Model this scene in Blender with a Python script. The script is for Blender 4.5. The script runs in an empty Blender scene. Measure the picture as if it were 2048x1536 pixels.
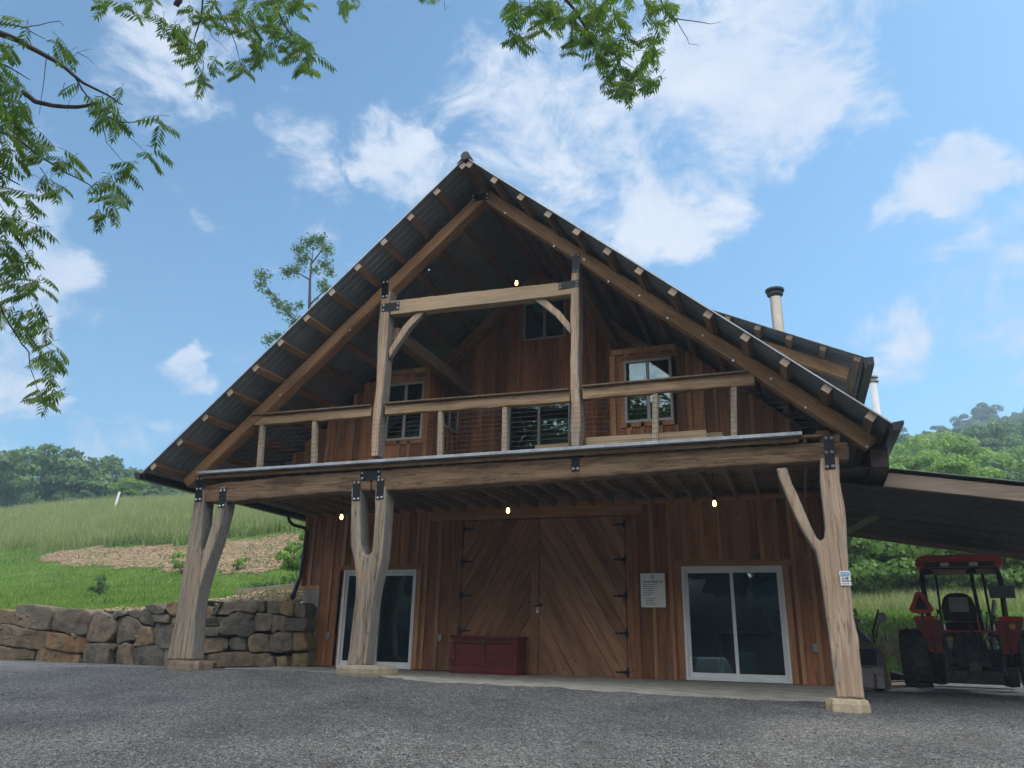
import bpy, bmesh, math, random
import numpy as np
from mathutils import Vector, Matrix, noise as mnoise
random.seed(7)
scene = bpy.context.scene
C = scene.collection
# ------------------------------------------------------------------ camera
CAM = Vector((4.9353, -11.2953, 0.6139)); FPX = 1511.91
RGT = Vector((0.93962552, 0.34154825, 0.02118222)); UPV = Vector((0.09110042, -0.30932956, 0.94658118)); FWD = Vector((-0.32985543, 0.88750212, 0.32176913))
cd = bpy.data.cameras.new('camera'); cam = bpy.data.objects.new('camera', cd); C.objects.link(cam)
m = Matrix.Identity(4)
for i in range(3): m[i][0], m[i][1], m[i][2], m[i][3] = RGT[i], UPV[i], -FWD[i], CAM[i]
cam.matrix_world = m
cd.sensor_width = 36; cd.lens = FPX / 2048 * 36; cd.clip_start = .05; cd.clip_end = 6000
scene.camera = cam
def ray(u, v): return FWD + RGT * ((u - 1024) / FPX) - UPV * ((v - 768) / FPX)
def Y(u, v, y): d = ray(u, v); return CAM + d * ((y - CAM.y) / d.y)
def Z(u, v, z): d = ray(u, v); return CAM + d * ((z - CAM.z) / d.z)
def X(u, v, x): d = ray(u, v); return CAM + d * ((x - CAM.x) / d.x)
def D(u, v, t): return CAM + ray(u, v) * t
# ------------------------------------------------------------------ world, sun, exposure
SUN_EL, SUN_AZ = 52, 48          # azimuth east of +y (behind the barn, to the right)
w = bpy.data.worlds.new('World'); scene.world = w; w.use_nodes = True
nt = w.node_tree; nt.nodes.clear()
def N(nt, t, **k):
    n = nt.nodes.new(t)
    for a, b in k.items():
        if a.startswith('i_'): n.inputs[a[2:].replace('_', ' ')].default_value = b
        else: setattr(n, a, b)
    return n
def LK(nt, a, b): nt.links.new(a, b)
def MATH(nt, op, a, b=None, c=None, clamp=False):
    n = nt.nodes.new('ShaderNodeMath'); n.operation = op; n.use_clamp = clamp
    for i, q in enumerate((a, b, c)):
        if q is None: continue
        if isinstance(q, (int, float)): n.inputs[i].default_value = q
        else: nt.links.new(q, n.inputs[i])
    return n.outputs[0]
def MIXC(nt, f, a, b, mode='MIX'):
    n = nt.nodes.new('ShaderNodeMix'); n.data_type = 'RGBA'; n.blend_type = mode
    for s, q in ((n.inputs['Factor'], f), (n.inputs['A'], a), (n.inputs['B'], b)):
        if isinstance(q, (int, float)): s.default_value = q
        elif isinstance(q, (tuple, list)): s.default_value = tuple(q) + ((1,) if len(q) == 3 else ())
        else: nt.links.new(q, s)
    return n.outputs['Result']
sky = N(nt, 'ShaderNodeTexSky', sky_type='NISHITA', sun_disc=False, sun_elevation=math.radians(SUN_EL), sun_rotation=math.radians(SUN_AZ), altitude=300, air_density=1.0, dust_density=.6, ozone_density=1.6)
tc = N(nt, 'ShaderNodeTexCoord')
nz = N(nt, 'ShaderNodeTexNoise', i_Scale=8.0, i_Detail=12.0, i_Roughness=.66, i_Distortion=.35)
mp = N(nt, 'ShaderNodeMapping'); mp.inputs['Scale'].default_value = (1, 1, 1.5); mp.inputs['Location'].default_value = (.3, .1, .6)
LK(nt, tc.outputs['Generated'], mp.inputs['Vector']); LK(nt, mp.outputs[0], nz.inputs['Vector'])
nz2 = N(nt, 'ShaderNodeTexNoise', i_Scale=3.2, i_Detail=4.0, i_Roughness=.55)
LK(nt, tc.outputs['Generated'], nz2.inputs['Vector'])
# clouds: u, v, radius in degrees, weight
CL = [(1480,70,9.5,1.0),(1560,150,7.5,1.0),(1620,30,7,1.0),(1250,170,9,.74),(1120,90,9,.62),(1390,310,6.5,.62),(1330,400,5,.8),(1270,480,2.6,.7),(1180,310,6,.5),(1400,200,8,.75),(1000,210,6,.48),
      (800,300,3.4,.85),(770,350,2.6,.85),(620,240,3,.55),(620,320,2.6,.55),(360,50,5.5,.62),(330,130,5,.58),(430,170,3,.6),(250,40,3.5,.4),
      (110,560,3.2,.98),(60,600,3.2,.85),(20,730,3.6,.8),(10,850,4,.55),(120,880,3.4,.7),(240,890,3,.6),(360,735,2.0,.9),(-120,500,8,.9),
      (1930,340,3.2,.98),(1870,400,3,.9),(1960,300,1.6,.7),(1790,440,2,.4),(2048,350,1.8,.9),(1780,725,2.6,.7),(1930,700,4,.42),(2000,560,5.5,.58),(2048,650,6.5,.62),(1850,820,2.5,.35)]
wn_ = N(nt, 'ShaderNodeTexNoise', i_Scale=5.5, i_Detail=6.0, i_Roughness=.6); LK(nt, tc.outputs['Generated'], wn_.inputs['Vector'])
w1 = N(nt, 'ShaderNodeVectorMath', operation='SUBTRACT'); w1.inputs[1].default_value = (.5, .5, .5); LK(nt, wn_.outputs['Color'], w1.inputs[0])
w2 = N(nt, 'ShaderNodeVectorMath', operation='SCALE'); w2.inputs['Scale'].default_value = .22; LK(nt, w1.outputs[0], w2.inputs[0])
w3 = N(nt, 'ShaderNodeVectorMath', operation='ADD'); LK(nt, tc.outputs['Generated'], w3.inputs[0]); LK(nt, w2.outputs[0], w3.inputs[1])
w4 = N(nt, 'ShaderNodeVectorMath', operation='NORMALIZE'); LK(nt, w3.outputs[0], w4.inputs[0])
acc = None
for (u, v, r, wt) in CL:
    d = ray(u, v).normalized()
    vm = N(nt, 'ShaderNodeVectorMath', operation='DOT_PRODUCT'); vm.inputs[1].default_value = d
    LK(nt, w4.outputs[0], vm.inputs[0])
    mr = N(nt, 'ShaderNodeMapRange', interpolation_type='SMOOTHSTEP'); mr.inputs['From Min'].default_value = math.cos(math.radians(r * 1.25)); mr.inputs['From Max'].default_value = math.cos(math.radians(r * .15)); mr.inputs['To Max'].default_value = wt
    LK(nt, vm.outputs['Value'], mr.inputs['Value'])
    acc = mr.outputs[0] if acc is None else MATH(nt, 'MAXIMUM', acc, mr.outputs[0])
# thin cloud everywhere, plus a bright unseen cloud bank added behind the camera as fill
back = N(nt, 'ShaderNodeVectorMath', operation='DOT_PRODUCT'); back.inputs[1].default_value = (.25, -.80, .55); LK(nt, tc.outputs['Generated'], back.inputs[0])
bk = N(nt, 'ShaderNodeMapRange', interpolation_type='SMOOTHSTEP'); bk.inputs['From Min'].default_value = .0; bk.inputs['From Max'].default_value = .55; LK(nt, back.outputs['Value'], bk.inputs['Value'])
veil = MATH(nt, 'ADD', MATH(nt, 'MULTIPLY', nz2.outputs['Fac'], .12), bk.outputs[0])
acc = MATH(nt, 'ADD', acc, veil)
dens = MATH(nt, 'ADD', MATH(nt, 'MULTIPLY', acc, 1.1), MATH(nt, 'MULTIPLY', MATH(nt, 'SUBTRACT', nz.outputs['Fac'], .5), 3.6))
mr = N(nt, 'ShaderNodeMapRange', interpolation_type='SMOOTHSTEP'); mr.inputs['From Min'].default_value = .35; mr.inputs['From Max'].default_value = 1.25
LK(nt, dens, mr.inputs['Value'])
cl = mr.outputs[0]
core = N(nt, 'ShaderNodeMapRange'); core.inputs['From Min'].default_value = .38; core.inputs['From Max'].default_value = .66; LK(nt, MATH(nt, 'ADD', MATH(nt, 'MULTIPLY', nz2.outputs['Fac'], .45), MATH(nt, 'MULTIPLY', nz.outputs['Fac'], .55)), core.inputs['Value'])
ccol = MIXC(nt, core.outputs[0], (2.7, 3.35, 4.4), (4.5, 4.65, 5.0))
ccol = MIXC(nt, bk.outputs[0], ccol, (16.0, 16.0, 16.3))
skyc = MIXC(nt, 1.0, sky.outputs[0], (.54, .83, .88), 'MULTIPLY')
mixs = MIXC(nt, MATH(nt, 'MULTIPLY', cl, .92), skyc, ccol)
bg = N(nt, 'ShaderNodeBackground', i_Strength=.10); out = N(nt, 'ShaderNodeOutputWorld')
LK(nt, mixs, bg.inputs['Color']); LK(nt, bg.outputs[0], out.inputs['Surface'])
sl = bpy.data.lights.new('sun', 'SUN'); sl.energy = 1.3; sl.angle = math.radians(12); sl.color = (1, .94, .84)
so = bpy.data.objects.new('sun', sl); C.objects.link(so)
az, el = math.radians(SUN_AZ), math.radians(SUN_EL)
sdir = Vector((math.sin(az) * math.cos(el), math.cos(az) * math.cos(el), math.sin(el)))
so.rotation_euler = sdir.to_track_quat('Z', 'Y').to_euler(); so.location = (0, 0, 40)
scene.view_settings.view_transform = 'Standard'; scene.view_settings.look = 'None'; scene.view_settings.gamma = 1; scene.view_settings.exposure = 1.0
# ------------------------------------------------------------------ mesh helpers
OFF = {}
def root_of(o):
    while o.parent: o = o.parent
    return o
def tag(o, label=None, cat=None, group=None, kind=None):
    if label: o['label'] = label
    if cat: o['category'] = cat
    if group: o['group'] = group
    if kind: o['kind'] = kind
    return o
def thing(name, label, cat, loc=(0, 0, 0), group=None, local=False):
    o = bpy.data.objects.new(name, None); C.objects.link(o); o.location = loc; o.empty_display_size = .2
    OFF[o.name] = Vector((0, 0, 0)) if local else Vector(loc)
    return tag(o, label, cat, group)
class MB:
    def __init__(s): s.v = []; s.f = []; s.t = []
    def add(s, vs, fs, t=None):
        b = len(s.v); t = random.random() if t is None else t
        s.v += [tuple(q) for q in vs]; s.f += [tuple(b + i for i in f) for f in fs]; s.t += [t] * len(fs)
        return s
    def hexa(s, p, t=None):      # p: 4 bottom (ccw from above), 4 top
        return s.add(p, [(3, 2, 1, 0), (4, 5, 6, 7), (0, 1, 5, 4), (1, 2, 6, 5), (2, 3, 7, 6), (3, 0, 4, 7)], t)
    def box(s, x0, x1, y0, y1, z0, z1, t=None):
        return s.hexa([(x0, y0, z0), (x1, y0, z0), (x1, y1, z0), (x0, y1, z0), (x0, y0, z1), (x1, y0, z1), (x1, y1, z1), (x0, y1, z1)], t)
    def bar(s, a, b, w, h, t=None, side=None):
        a = Vector(a); b = Vector(b); d = (b - a).normalized()
        sd = Vector(side).normalized() if side else d.cross(Vector((0, 0, 1)))
        if sd.length < 1e-4: sd = Vector((1, 0, 0))
        sd.normalize(); up = sd.cross(d).normalized()
        q = []
        for up_s in (-1, 1):
            for (e, ss) in ((a, -1), (a, 1), (b, 1), (b, -1)): q.append(e + sd * ss * w / 2 + up * up_s * h / 2)
        return s.hexa(q, t)
    def prism(s, poly, y0, y1, t=None):   # poly: list of (x,z)
        n = len(poly)
        ar = sum(poly[i][0] * poly[(i + 1) % n][1] - poly[(i + 1) % n][0] * poly[i][1] for i in range(n))
        if ar < 0: poly = poly[::-1]
        vs = [(x, y0, z) for x, z in poly] + [(x, y1, z) for x, z in poly]
        fs = [tuple(range(n)), tuple(range(2 * n - 1, n - 1, -1))]
        fs += [(i + n, (i + 1) % n + n, (i + 1) % n, i) for i in range(n)]
        return s.add(vs, fs, t)
    def tube(s, path, r, n=8, t=None, cap=True):
        path = [Vector(p) for p in path]
        if not isinstance(r, (list, tuple)): r = [r] * len(path)
        vs = []; fs = []; ref = None
        for i, p in enumerate(path):
            d = (path[min(i + 1, len(path) - 1)] - path[max(i - 1, 0)]).normalized()
            if ref is None:
                ref = Vector((0, 0, 1)) if abs(d.z) < .9 else Vector((1, 0, 0))
            a = d.cross(ref).normalized(); b = a.cross(d).normalized(); ref = b
            for k in range(n):
                an = 2 * math.pi * k / n; vs.append(p + (a * math.cos(an) + b * math.sin(an)) * r[i])
        for i in range(len(path) - 1):
            for k in range(n): fs.append((i * n + k, i * n + (k + 1) % n, (i + 1) * n + (k + 1) % n, (i + 1) * n + k))
        if cap: fs.append(tuple(range(n - 1, -1, -1))); fs.append(tuple(range((len(path) - 1) * n, len(path) * n)))
        return s.add(vs, fs, t)
    def lathe(s, prof, c=(0, 0, 0), n=16, axis='z', t=None):  # prof: (r, h)
        vs = []; fs = []
        for (r, h) in prof:
            for k in range(n):
                a = 2 * math.pi * k / n; p = (r * math.cos(a), r * math.sin(a), h)
                if axis == 'x': p = (p[2], p[0], p[1])
                if axis == 'y': p = (p[0], p[2], p[1])
                vs.append((p[0] + c[0], p[1] + c[1], p[2] + c[2]))
        for i in range(len(prof) - 1):
            for k in range(n):
                q = (i * n + k, i * n + (k + 1) % n, (i + 1) * n + (k + 1) % n, (i + 1) * n + k)
                fs.append(q if axis != 'y' else q[::-1])
        fs.append(tuple(range(n - 1, -1, -1))); fs.append(tuple(range((len(prof) - 1) * n, len(prof) * n)))
        return s.add(vs, fs, t)
    def quads(s, arr, tints=None):  # arr (n,4,3)
        n = len(arr); b = len(s.v)
        s.v += [tuple(q) for q in np.asarray(arr).reshape(-1, 3)]
        s.f += [(b + 4 * i, b + 4 * i + 1, b + 4 * i + 2, b + 4 * i + 3) for i in range(n)]
        s.t += list(tints) if tints is not None else [random.random() for _ in range(n)]
        return s
    def build(s, name, mat, parent=None, smooth=False, bevel=0, sub=0, label=None):
        o = np_mesh(name, np.array(s.v, dtype=np.float32), s.f, s.t, mat, parent, smooth)
        if bevel:
            md = o.modifiers.new('bevel', 'BEVEL'); md.width = bevel; md.segments = 2; md.limit_method = 'ANGLE'; md.angle_limit = .6
        if sub:
            md = o.modifiers.new('sub', 'SUBSURF'); md.levels = sub; md.render_levels = sub
        if label: o['label'] = label
        return o
def np_mesh(name, V, F, T, mat, parent=None, smooth=False):
    me = bpy.data.meshes.new(name)
    if parent is not None: V = V - np.array(OFF.get(root_of(parent).name, (0, 0, 0)), dtype=np.float32)
    if isinstance(F, np.ndarray):
        nf, k = F.shape
        me.vertices.add(len(V)); me.vertices.foreach_set('co', V.astype(np.float32).ravel())
        me.loops.add(nf * k); me.loops.foreach_set('vertex_index', F.ravel().astype(np.int32))
        me.polygons.add(nf); me.polygons.foreach_set('loop_start', np.arange(0, nf * k, k, dtype=np.int32)); me.polygons.foreach_set('loop_total', np.full(nf, k, dtype=np.int32))
        me.update(calc_edges=True)
    else:
        me.from_pydata([tuple(map(float, q)) for q in V], [], F); me.update()
    if T is not None:
        a = me.attributes.new('tint', 'FLOAT', 'FACE'); a.data.foreach_set('value', np.array(T, dtype=np.float32))
    me.materials.append(mat)
    if smooth: me.polygons.foreach_set('use_smooth', np.ones(len(me.polygons), dtype=bool)); me.update()
    o = bpy.data.objects.new(name, me); C.objects.link(o)
    if parent is not None: o.parent = parent
    return o
# ------------------------------------------------------------------ materials
def mat_base(name):
    m = bpy.data.materials.new(name); m.use_nodes = True; nt = m.node_tree; nt.nodes.clear()
    o = N(nt, 'ShaderNodeOutputMaterial'); p = N(nt, 'ShaderNodeBsdfPrincipled'); LK(nt, p.outputs[0], o.inputs[0])
    return m, nt, p, o
def ramp(nt, fac, stops):
    r = N(nt, 'ShaderNodeValToRGB'); e = r.color_ramp.elements
    e[0].position, e[0].color = stops[0][0], tuple(stops[0][1]) + (1,); e[1].position, e[1].color = stops[-1][0], tuple(stops[-1][1]) + (1,)
    for p, c in stops[1:-1]: q = e.new(p); q.color = tuple(c) + (1,)
    LK(nt, fac, r.inputs[0]); return r.outputs[0]
def coords(nt, scale=(1, 1, 1), rot=(0, 0, 0), tintoff=0.):
    tc = N(nt, 'ShaderNodeTexCoord'); mp = N(nt, 'ShaderNodeMapping'); v = tc.outputs['Object']
    at = N(nt, 'ShaderNodeAttribute', attribute_name='tint')
    if rot != (0, 0, 0):
        m0 = N(nt, 'ShaderNodeMapping', vector_type='POINT'); m0.inputs['Rotation'].default_value = rot; LK(nt, v, m0.inputs['Vector']); v = m0.outputs[0]
    if tintoff:
        vm = N(nt, 'ShaderNodeVectorMath', operation='SCALE'); vm.inputs[0].default_value = (13.1, 7.7, 19.3); LK(nt, at.outputs['Fac'], vm.inputs['Scale'])
        va = N(nt, 'ShaderNodeVectorMath', operation='ADD'); LK(nt, v, va.inputs[0]); LK(nt, vm.outputs[0], va.inputs[1]); v = va.outputs[0]
    mp.inputs['Scale'].default_value = scale; LK(nt, v, mp.inputs['Vector'])
    return mp.outputs[0], at.outputs['Fac'], v
def bump(nt, p, h, strength=.3, dist=.01):
    b = N(nt, 'ShaderNodeBump', i_Strength=strength, i_Distance=dist); LK(nt, h, b.inputs['Height']); LK(nt, b.outputs[0], p.inputs['Normal']); return b
def wood(name, dark, mid, light, axis='z', rot=(0, 0, 0), rough=.75, var=.5, knots=.5, stain=None, stain_amt=.5, endcol=None, grey_side=None, cracks=0.0):
    m, nt, p, o = mat_base(name)
    q0, q1 = 1.5, 60.
    g = {'x': (q0, q1, q1), 'y': (q1, q0, q1), 'z': (q1, q1, q0)}[axis]
    vec, at, raw = coords(nt, g, rot, 1)
    n1 = N(nt, 'ShaderNodeTexNoise', i_Scale=1.0, i_Detail=5.0, i_Roughness=.65, i_Distortion=.6); LK(nt, vec, n1.inputs['Vector'])
    mpm = N(nt, 'ShaderNodeMapping'); mpm.inputs['Scale'].default_value = tuple(.7 if q < 5 else 9. for q in g); LK(nt, raw, mpm.inputs['Vector'])
    nm = N(nt, 'ShaderNodeTexNoise', i_Scale=1.0, i_Detail=4.0, i_Roughness=.6, i_Distortion=1.2); LK(nt, mpm.outputs[0], nm.inputs['Vector'])
    gf = MATH(nt, 'ADD', MATH(nt, 'MULTIPLY', n1.outputs['Fac'], .5), MATH(nt, 'MULTIPLY', nm.outputs['Fac'], .5))
    col = ramp(nt, gf, [(.33, dark), (.5, mid), (.66, light)])
    # broad tone along the board
    mp = N(nt, 'ShaderNodeMapping'); mp.inputs['Scale'].default_value = tuple(.6 if q < 5 else 2.2 for q in g); LK(nt, raw, mp.inputs['Vector'])
    n2 = N(nt, 'ShaderNodeTexNoise', i_Scale=1.0, i_Detail=3.0); LK(nt, mp.outputs[0], n2.inputs['Vector'])
    val = MATH(nt, 'ADD', MATH(nt, 'MULTIPLY', at, var), MATH(nt, 'MULTIPLY', n2.outputs['Fac'], .7))
    val = MATH(nt, 'ADD', val, 1 - var / 2 - .35)
    vm = N(nt, 'ShaderNodeVectorMath', operation='SCALE'); LK(nt, col, vm.inputs[0]); LK(nt, val, vm.inputs['Scale']); col = vm.outputs[0]
    if stain:
        mp3 = N(nt, 'ShaderNodeMapping'); mp3.inputs['Scale'].default_value = tuple(.7 if q < 5 else 3.2 for q in g); LK(nt, raw, mp3.inputs['Vector'])
        n3 = N(nt, 'ShaderNodeTexNoise', i_Scale=2.2, i_Detail=6.0, i_Roughness=.7); LK(nt, mp3.outputs[0], n3.inputs['Vector'])
        mr = N(nt, 'ShaderNodeMapRange'); mr.inputs['From Min'].default_value = .5; mr.inputs['From Max'].default_value = .62; mr.inputs['To Max'].default_value = stain_amt; LK(nt, n3.outputs['Fac'], mr.inputs['Value'])
        col = MIXC(nt, mr.outputs[0], col, stain)
    if knots:
        mp2 = N(nt, 'ShaderNodeMapping'); mp2.inputs['Scale'].default_value = tuple((2.4 if q < 5 else 6.0) for q in g); LK(nt, raw, mp2.inputs['Vector'])
        vo = N(nt, 'ShaderNodeTexVoronoi', i_Scale=1.0); LK(nt, mp2.outputs[0], vo.inputs['Vector'])
        mr = N(nt, 'ShaderNodeMapRange'); mr.inputs['From Min'].default_value = .04; mr.inputs['From Max'].default_value = .13; mr.inputs['To Min'].default_value = knots; mr.inputs['To Max'].default_value = 0; LK(nt, vo.outputs['Distance'], mr.inputs['Value'])
        col = MIXC(nt, mr.outputs[0], col, tuple(q * .35 for q in dark))
    if cracks:
        mpc = N(nt, 'ShaderNodeMapping'); mpc.inputs['Scale'].default_value = tuple(.55 if q < 5 else 11. for q in g); LK(nt, raw, mpc.inputs['Vector'])
        nc = N(nt, 'ShaderNodeTexNoise', i_Scale=1.0, i_Detail=3.0, i_Roughness=.5); LK(nt, mpc.outputs[0], nc.inputs['Vector'])
        mr = N(nt, 'ShaderNodeMapRange'); mr.inputs['From Min'].default_value = .004; mr.inputs['From Max'].default_value = .02; mr.inputs['To Min'].default_value = cracks; mr.inputs['To Max'].default_value = 0; LK(nt, MATH(nt, 'ABSOLUTE', MATH(nt, 'SUBTRACT', nc.outputs['Fac'], .5)), mr.inputs['Value'])
        col = MIXC(nt, mr.outputs[0], col, tuple(q * .3 for q in dark))
    if endcol:
        ge = N(nt, 'ShaderNodeNewGeometry'); sp = N(nt, 'ShaderNodeSeparateXYZ'); LK(nt, ge.outputs['True Normal'], sp.inputs[0])
        mr = N(nt, 'ShaderNodeMapRange'); mr.inputs['From Min'].default_value = .8; mr.inputs['From Max'].default_value = .95; LK(nt, MATH(nt, 'ABSOLUTE', sp.outputs[1]), mr.inputs['Value'])
        col = MIXC(nt, mr.outputs[0], col, endcol)
    if grey_side:
        ge = N(nt, 'ShaderNodeNewGeometry'); sp = N(nt, 'ShaderNodeSeparateXYZ'); LK(nt, ge.outputs['True Normal'], sp.inputs[0])
        a = MATH(nt, 'ABSOLUTE', sp.outputs[1]); mr = N(nt, 'ShaderNodeMapRange'); mr.inputs['From Min'].default_value = .75; mr.inputs['From Max'].default_value = .95; LK(nt, a, mr.inputs['Value'])
        gcol = ramp(nt, n1.outputs['Fac'], [(.3, tuple(q * .45 for q in grey_side)), (.5, tuple(q * .9 for q in grey_side)), (.7, tuple(q * 1.25 for q in grey_side))])
        col = MIXC(nt, mr.outputs[0], gcol, col)
    LK(nt, col, p.inputs['Base Color']); p.inputs['Roughness'].default_value = rough; p.inputs['Specular IOR Level'].default_value = .25
    bump(nt, p, gf, .7 if cracks else .45, .014 if cracks else .006)
    return m
def plain(name, col, rough=.6, metal=0, var=.12, scale=12, b=.1, dirt=None, dirt_amt=.5, spec=.5):
    m, nt, p, o = mat_base(name)
    vec, at, raw = coords(nt, (1, 1, 1))
    n = N(nt, 'ShaderNodeTexNoise', i_Scale=scale, i_Detail=6.0, i_Roughness=.65); LK(nt, vec, n.inputs['Vector'])
    c = ramp(nt, n.outputs['Fac'], [(.25, tuple(q * (1 - var * 1.6) for q in col)), (.75, tuple(min(1, q * (1 + var)) for q in col))])
    if dirt:
        n2 = N(nt, 'ShaderNodeTexNoise', i_Scale=scale * .35, i_Detail=8.0, i_Roughness=.7); LK(nt, vec, n2.inputs['Vector'])
        mr = N(nt, 'ShaderNodeMapRange'); mr.inputs['From Min'].default_value = .45; mr.inputs['From Max'].default_value = .65; mr.inputs['To Max'].default_value = dirt_amt; LK(nt, n2.outputs['Fac'], mr.inputs['Value'])
        c = MIXC(nt, mr.outputs[0], c, dirt)
    LK(nt, c, p.inputs['Base Color']); p.inputs['Roughness'].default_value = rough; p.inputs['Metallic'].default_value = metal; p.inputs['Specular IOR Level'].default_value = spec
    if b: bump(nt, p, n.outputs['Fac'], b, .01)
    return m
def leafmat(name, c0, c1, c2=None, trans=.35, rough=.55, patch=0.):
    m, nt, p, o = mat_base(name)
    at = N(nt, 'ShaderNodeAttribute', attribute_name='tint')
    oi = N(nt, 'ShaderNodeObjectInfo')
    f = MATH(nt, 'ADD', MATH(nt, 'MULTIPLY', at.outputs['Fac'], .8), MATH(nt, 'MULTIPLY', oi.outputs['Random'], .2))
    if patch:
        tc = N(nt, 'ShaderNodeTexCoord'); pn = N(nt, 'ShaderNodeTexNoise', i_Scale=.55, i_Detail=6.0, i_Roughness=.65); LK(nt, tc.outputs['Object'], pn.inputs['Vector'])
        f = MATH(nt, 'ADD', MATH(nt, 'MULTIPLY', f, .65), MATH(nt, 'MULTIPLY', MATH(nt, 'SUBTRACT', pn.outputs['Fac'], .3), patch))
    st = [(0, c0), (.6, c1)]; st.append((1, c2 or c1))
    c = ramp(nt, f, st)
    LK(nt, c, p.inputs['Base Color']); p.inputs['Roughness'].default_value = rough; p.inputs['Specular IOR Level'].default_value = .3
    tr = N(nt, 'ShaderNodeBsdfTranslucent'); c2_ = MIXC(nt, 1.0, c, (1.0, 1.25, .5), 'MULTIPLY'); LK(nt, c2_, tr.inputs['Color'])
    mx = N(nt, 'ShaderNodeMixShader'); mx.inputs[0].default_value = trans; LK(nt, p.outputs[0], mx.inputs[1]); LK(nt, tr.outputs[0], mx.inputs[2]); LK(nt, mx.outputs[0], o.inputs[0])
    return m
SID = dict(dark=(.12, .048, .022), mid=(.30, .125, .055), light=(.42, .20, .095))
M = {}
M['siding'] = wood('cedar_siding', axis='z', var=.75, knots=.7, stain=(.10, .075, .055), stain_amt=.45, **SID)
M['batten'] = wood('cedar_batten', (.18, .085, .035), (.36, .175, .08), (.48, .26, .125), axis='z', var=.5, knots=.3)
M['trimx'] = wood('cedar_trim', (.16, .075, .033), (.31, .15, .066), (.41, .215, .105), axis='x', var=.4, knots=.6)
a = math.radians(31)
M['chevL'] = wood('door_boards_left', (.13, .058, .028), (.255, .122, .058), (.34, .175, .09), axis='z', rot=(0, -a, 0), var=.45, knots=.9, stain=(.07, .05, .04), stain_amt=.35)
M['chevR'] = wood('door_boards_right', (.15, .072, .038), (.29, .15, .078), (.38, .21, .115), axis='z', rot=(0, a, 0), var=.45, knots=.9, stain=(.13, .10, .08), stain_amt=.45)
M['post'] = wood('live_edge_post', (.27, .18, .115), (.46, .325, .22), (.60, .46, .33), axis='z', var=.3, knots=.4, stain=(.32, .28, .23), stain_amt=.55, grey_side=(.25, .23, .20), cracks=.6)
M['postgrey'] = wood('weathered_post', (.15, .12, .09), (.29, .24, .18), (.43, .37, .29), axis='z', var=.3, knots=.6, stain=(.42, .27, .15), stain_amt=.5, grey_side=(.22, .205, .185), cracks=.8)
M['beam'] = wood('live_edge_beam', (.10, .06, .034), (.21, .135, .078), (.31, .215, .135), axis='x', var=.3, knots=.5, stain=(.07, .035, .02), stain_amt=.75, cracks=.6)
M['railx'] = wood('rail_timber', (.17, .105, .055), (.33, .225, .125), (.45, .33, .21), axis='x', var=.3, knots=.4, stain=(.11, .05, .022), stain_amt=.5)
M['tie'] = wood('tie_timber', (.24, .165, .095), (.42, .31, .19), (.54, .42, .28), axis='x', var=.2, knots=.4, stain=(.3, .25, .2), stain_amt=.3)
th = math.atan(.8694)
M['rafR'] = wood('rafter_timber_right', (.16, .085, .042), (.31, .175, .085), (.42, .25, .13), axis='x', rot=(0, -th, 0), var=.3, knots=.5, stain=(.1, .06, .035), stain_amt=.4)
M['rafL'] = wood('rafter_timber_left', (.18, .095, .045), (.34, .19, .09), (.45, .265, .14), axis='x', rot=(0, th, 0), var=.3, knots=.5, stain=(.1, .06, .035), stain_amt=.4)
M['purlin'] = wood('purlin_wood', (.10, .055, .032), (.19, .11, .065), (.27, .17, .105), axis='y', var=.4, knots=.4, endcol=(.40, .32, .24))
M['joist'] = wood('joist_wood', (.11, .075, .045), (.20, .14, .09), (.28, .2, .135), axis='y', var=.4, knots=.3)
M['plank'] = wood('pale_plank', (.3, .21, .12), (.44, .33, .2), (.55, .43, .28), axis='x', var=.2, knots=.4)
M['picket'] = wood('picket_wood', (.2, .15, .1), (.36, .29, .21), (.48, .4, .3), axis='z', var=.2, knots=.2, stain=(.18, .16, .14), stain_amt=.5)
M['chest'] = wood('red_chest_wood', (.05, .009, .006), (.115, .02, .013), (.17, .032, .02), axis='x', rough=.5, var=.35, knots=0, stain=(.045, .014, .01), stain_amt=.6)
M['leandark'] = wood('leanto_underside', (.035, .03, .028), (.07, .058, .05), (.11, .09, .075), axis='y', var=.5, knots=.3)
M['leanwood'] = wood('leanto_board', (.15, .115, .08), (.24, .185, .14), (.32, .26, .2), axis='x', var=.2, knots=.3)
M['metalroof'] = plain('galvanised_roofing', (.24, .285, .31), .42, .55, .15, 5, .05)
M['gutter'] = plain('black_gutter', (.02, .022, .024), .4, .3, .1, 20, 0)
M['blackmetal'] = plain('black_plate_steel', (.008, .01, .014), .45, .4, .1, 20, .05)
M['bolt'] = plain('zinc_bolt', (.72, .74, .76), .32, .75, .05, 30, 0)
M['strip'] = plain('grey_flashing', (.42, .46, .5), .45, .5, .2, 8, .05, dirt=(.2, .2, .2))
M['wire'] = plain('steel_wire', (.12, .10, .09), .5, .5, .1, 20, 0)
M['vinyl'] = plain('white_vinyl', (.72, .74, .74), .4, 0, .06, 6, 0, dirt=(.55, .55, .52), dirt_amt=.3)
M['tan'] = plain('almond_vinyl', (.42, .42, .38), .45, 0, .06, 6, 0)
M['concrete'] = plain('concrete', (.33, .31, .27), .9, 0, .2, 6, .3, dirt=(.2, .19, .165), dirt_amt=.6)
M['found'] = plain('foundation_concrete', (.27, .28, .27), .9, 0, .12, 3, .2, dirt=(.3, .26, .17), dirt_amt=.5)
M['sandstone'] = plain('tan_sandstone', (.45, .36, .24), .9, 0, .25, 9, .6, dirt=(.3, .2, .12), dirt_amt=.6)
M['brownstone'] = plain('brown_footing_stone', (.22, .17, .115), .9, 0, .25, 9, .6, dirt=(.13, .10, .07), dirt_amt=.6)
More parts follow.
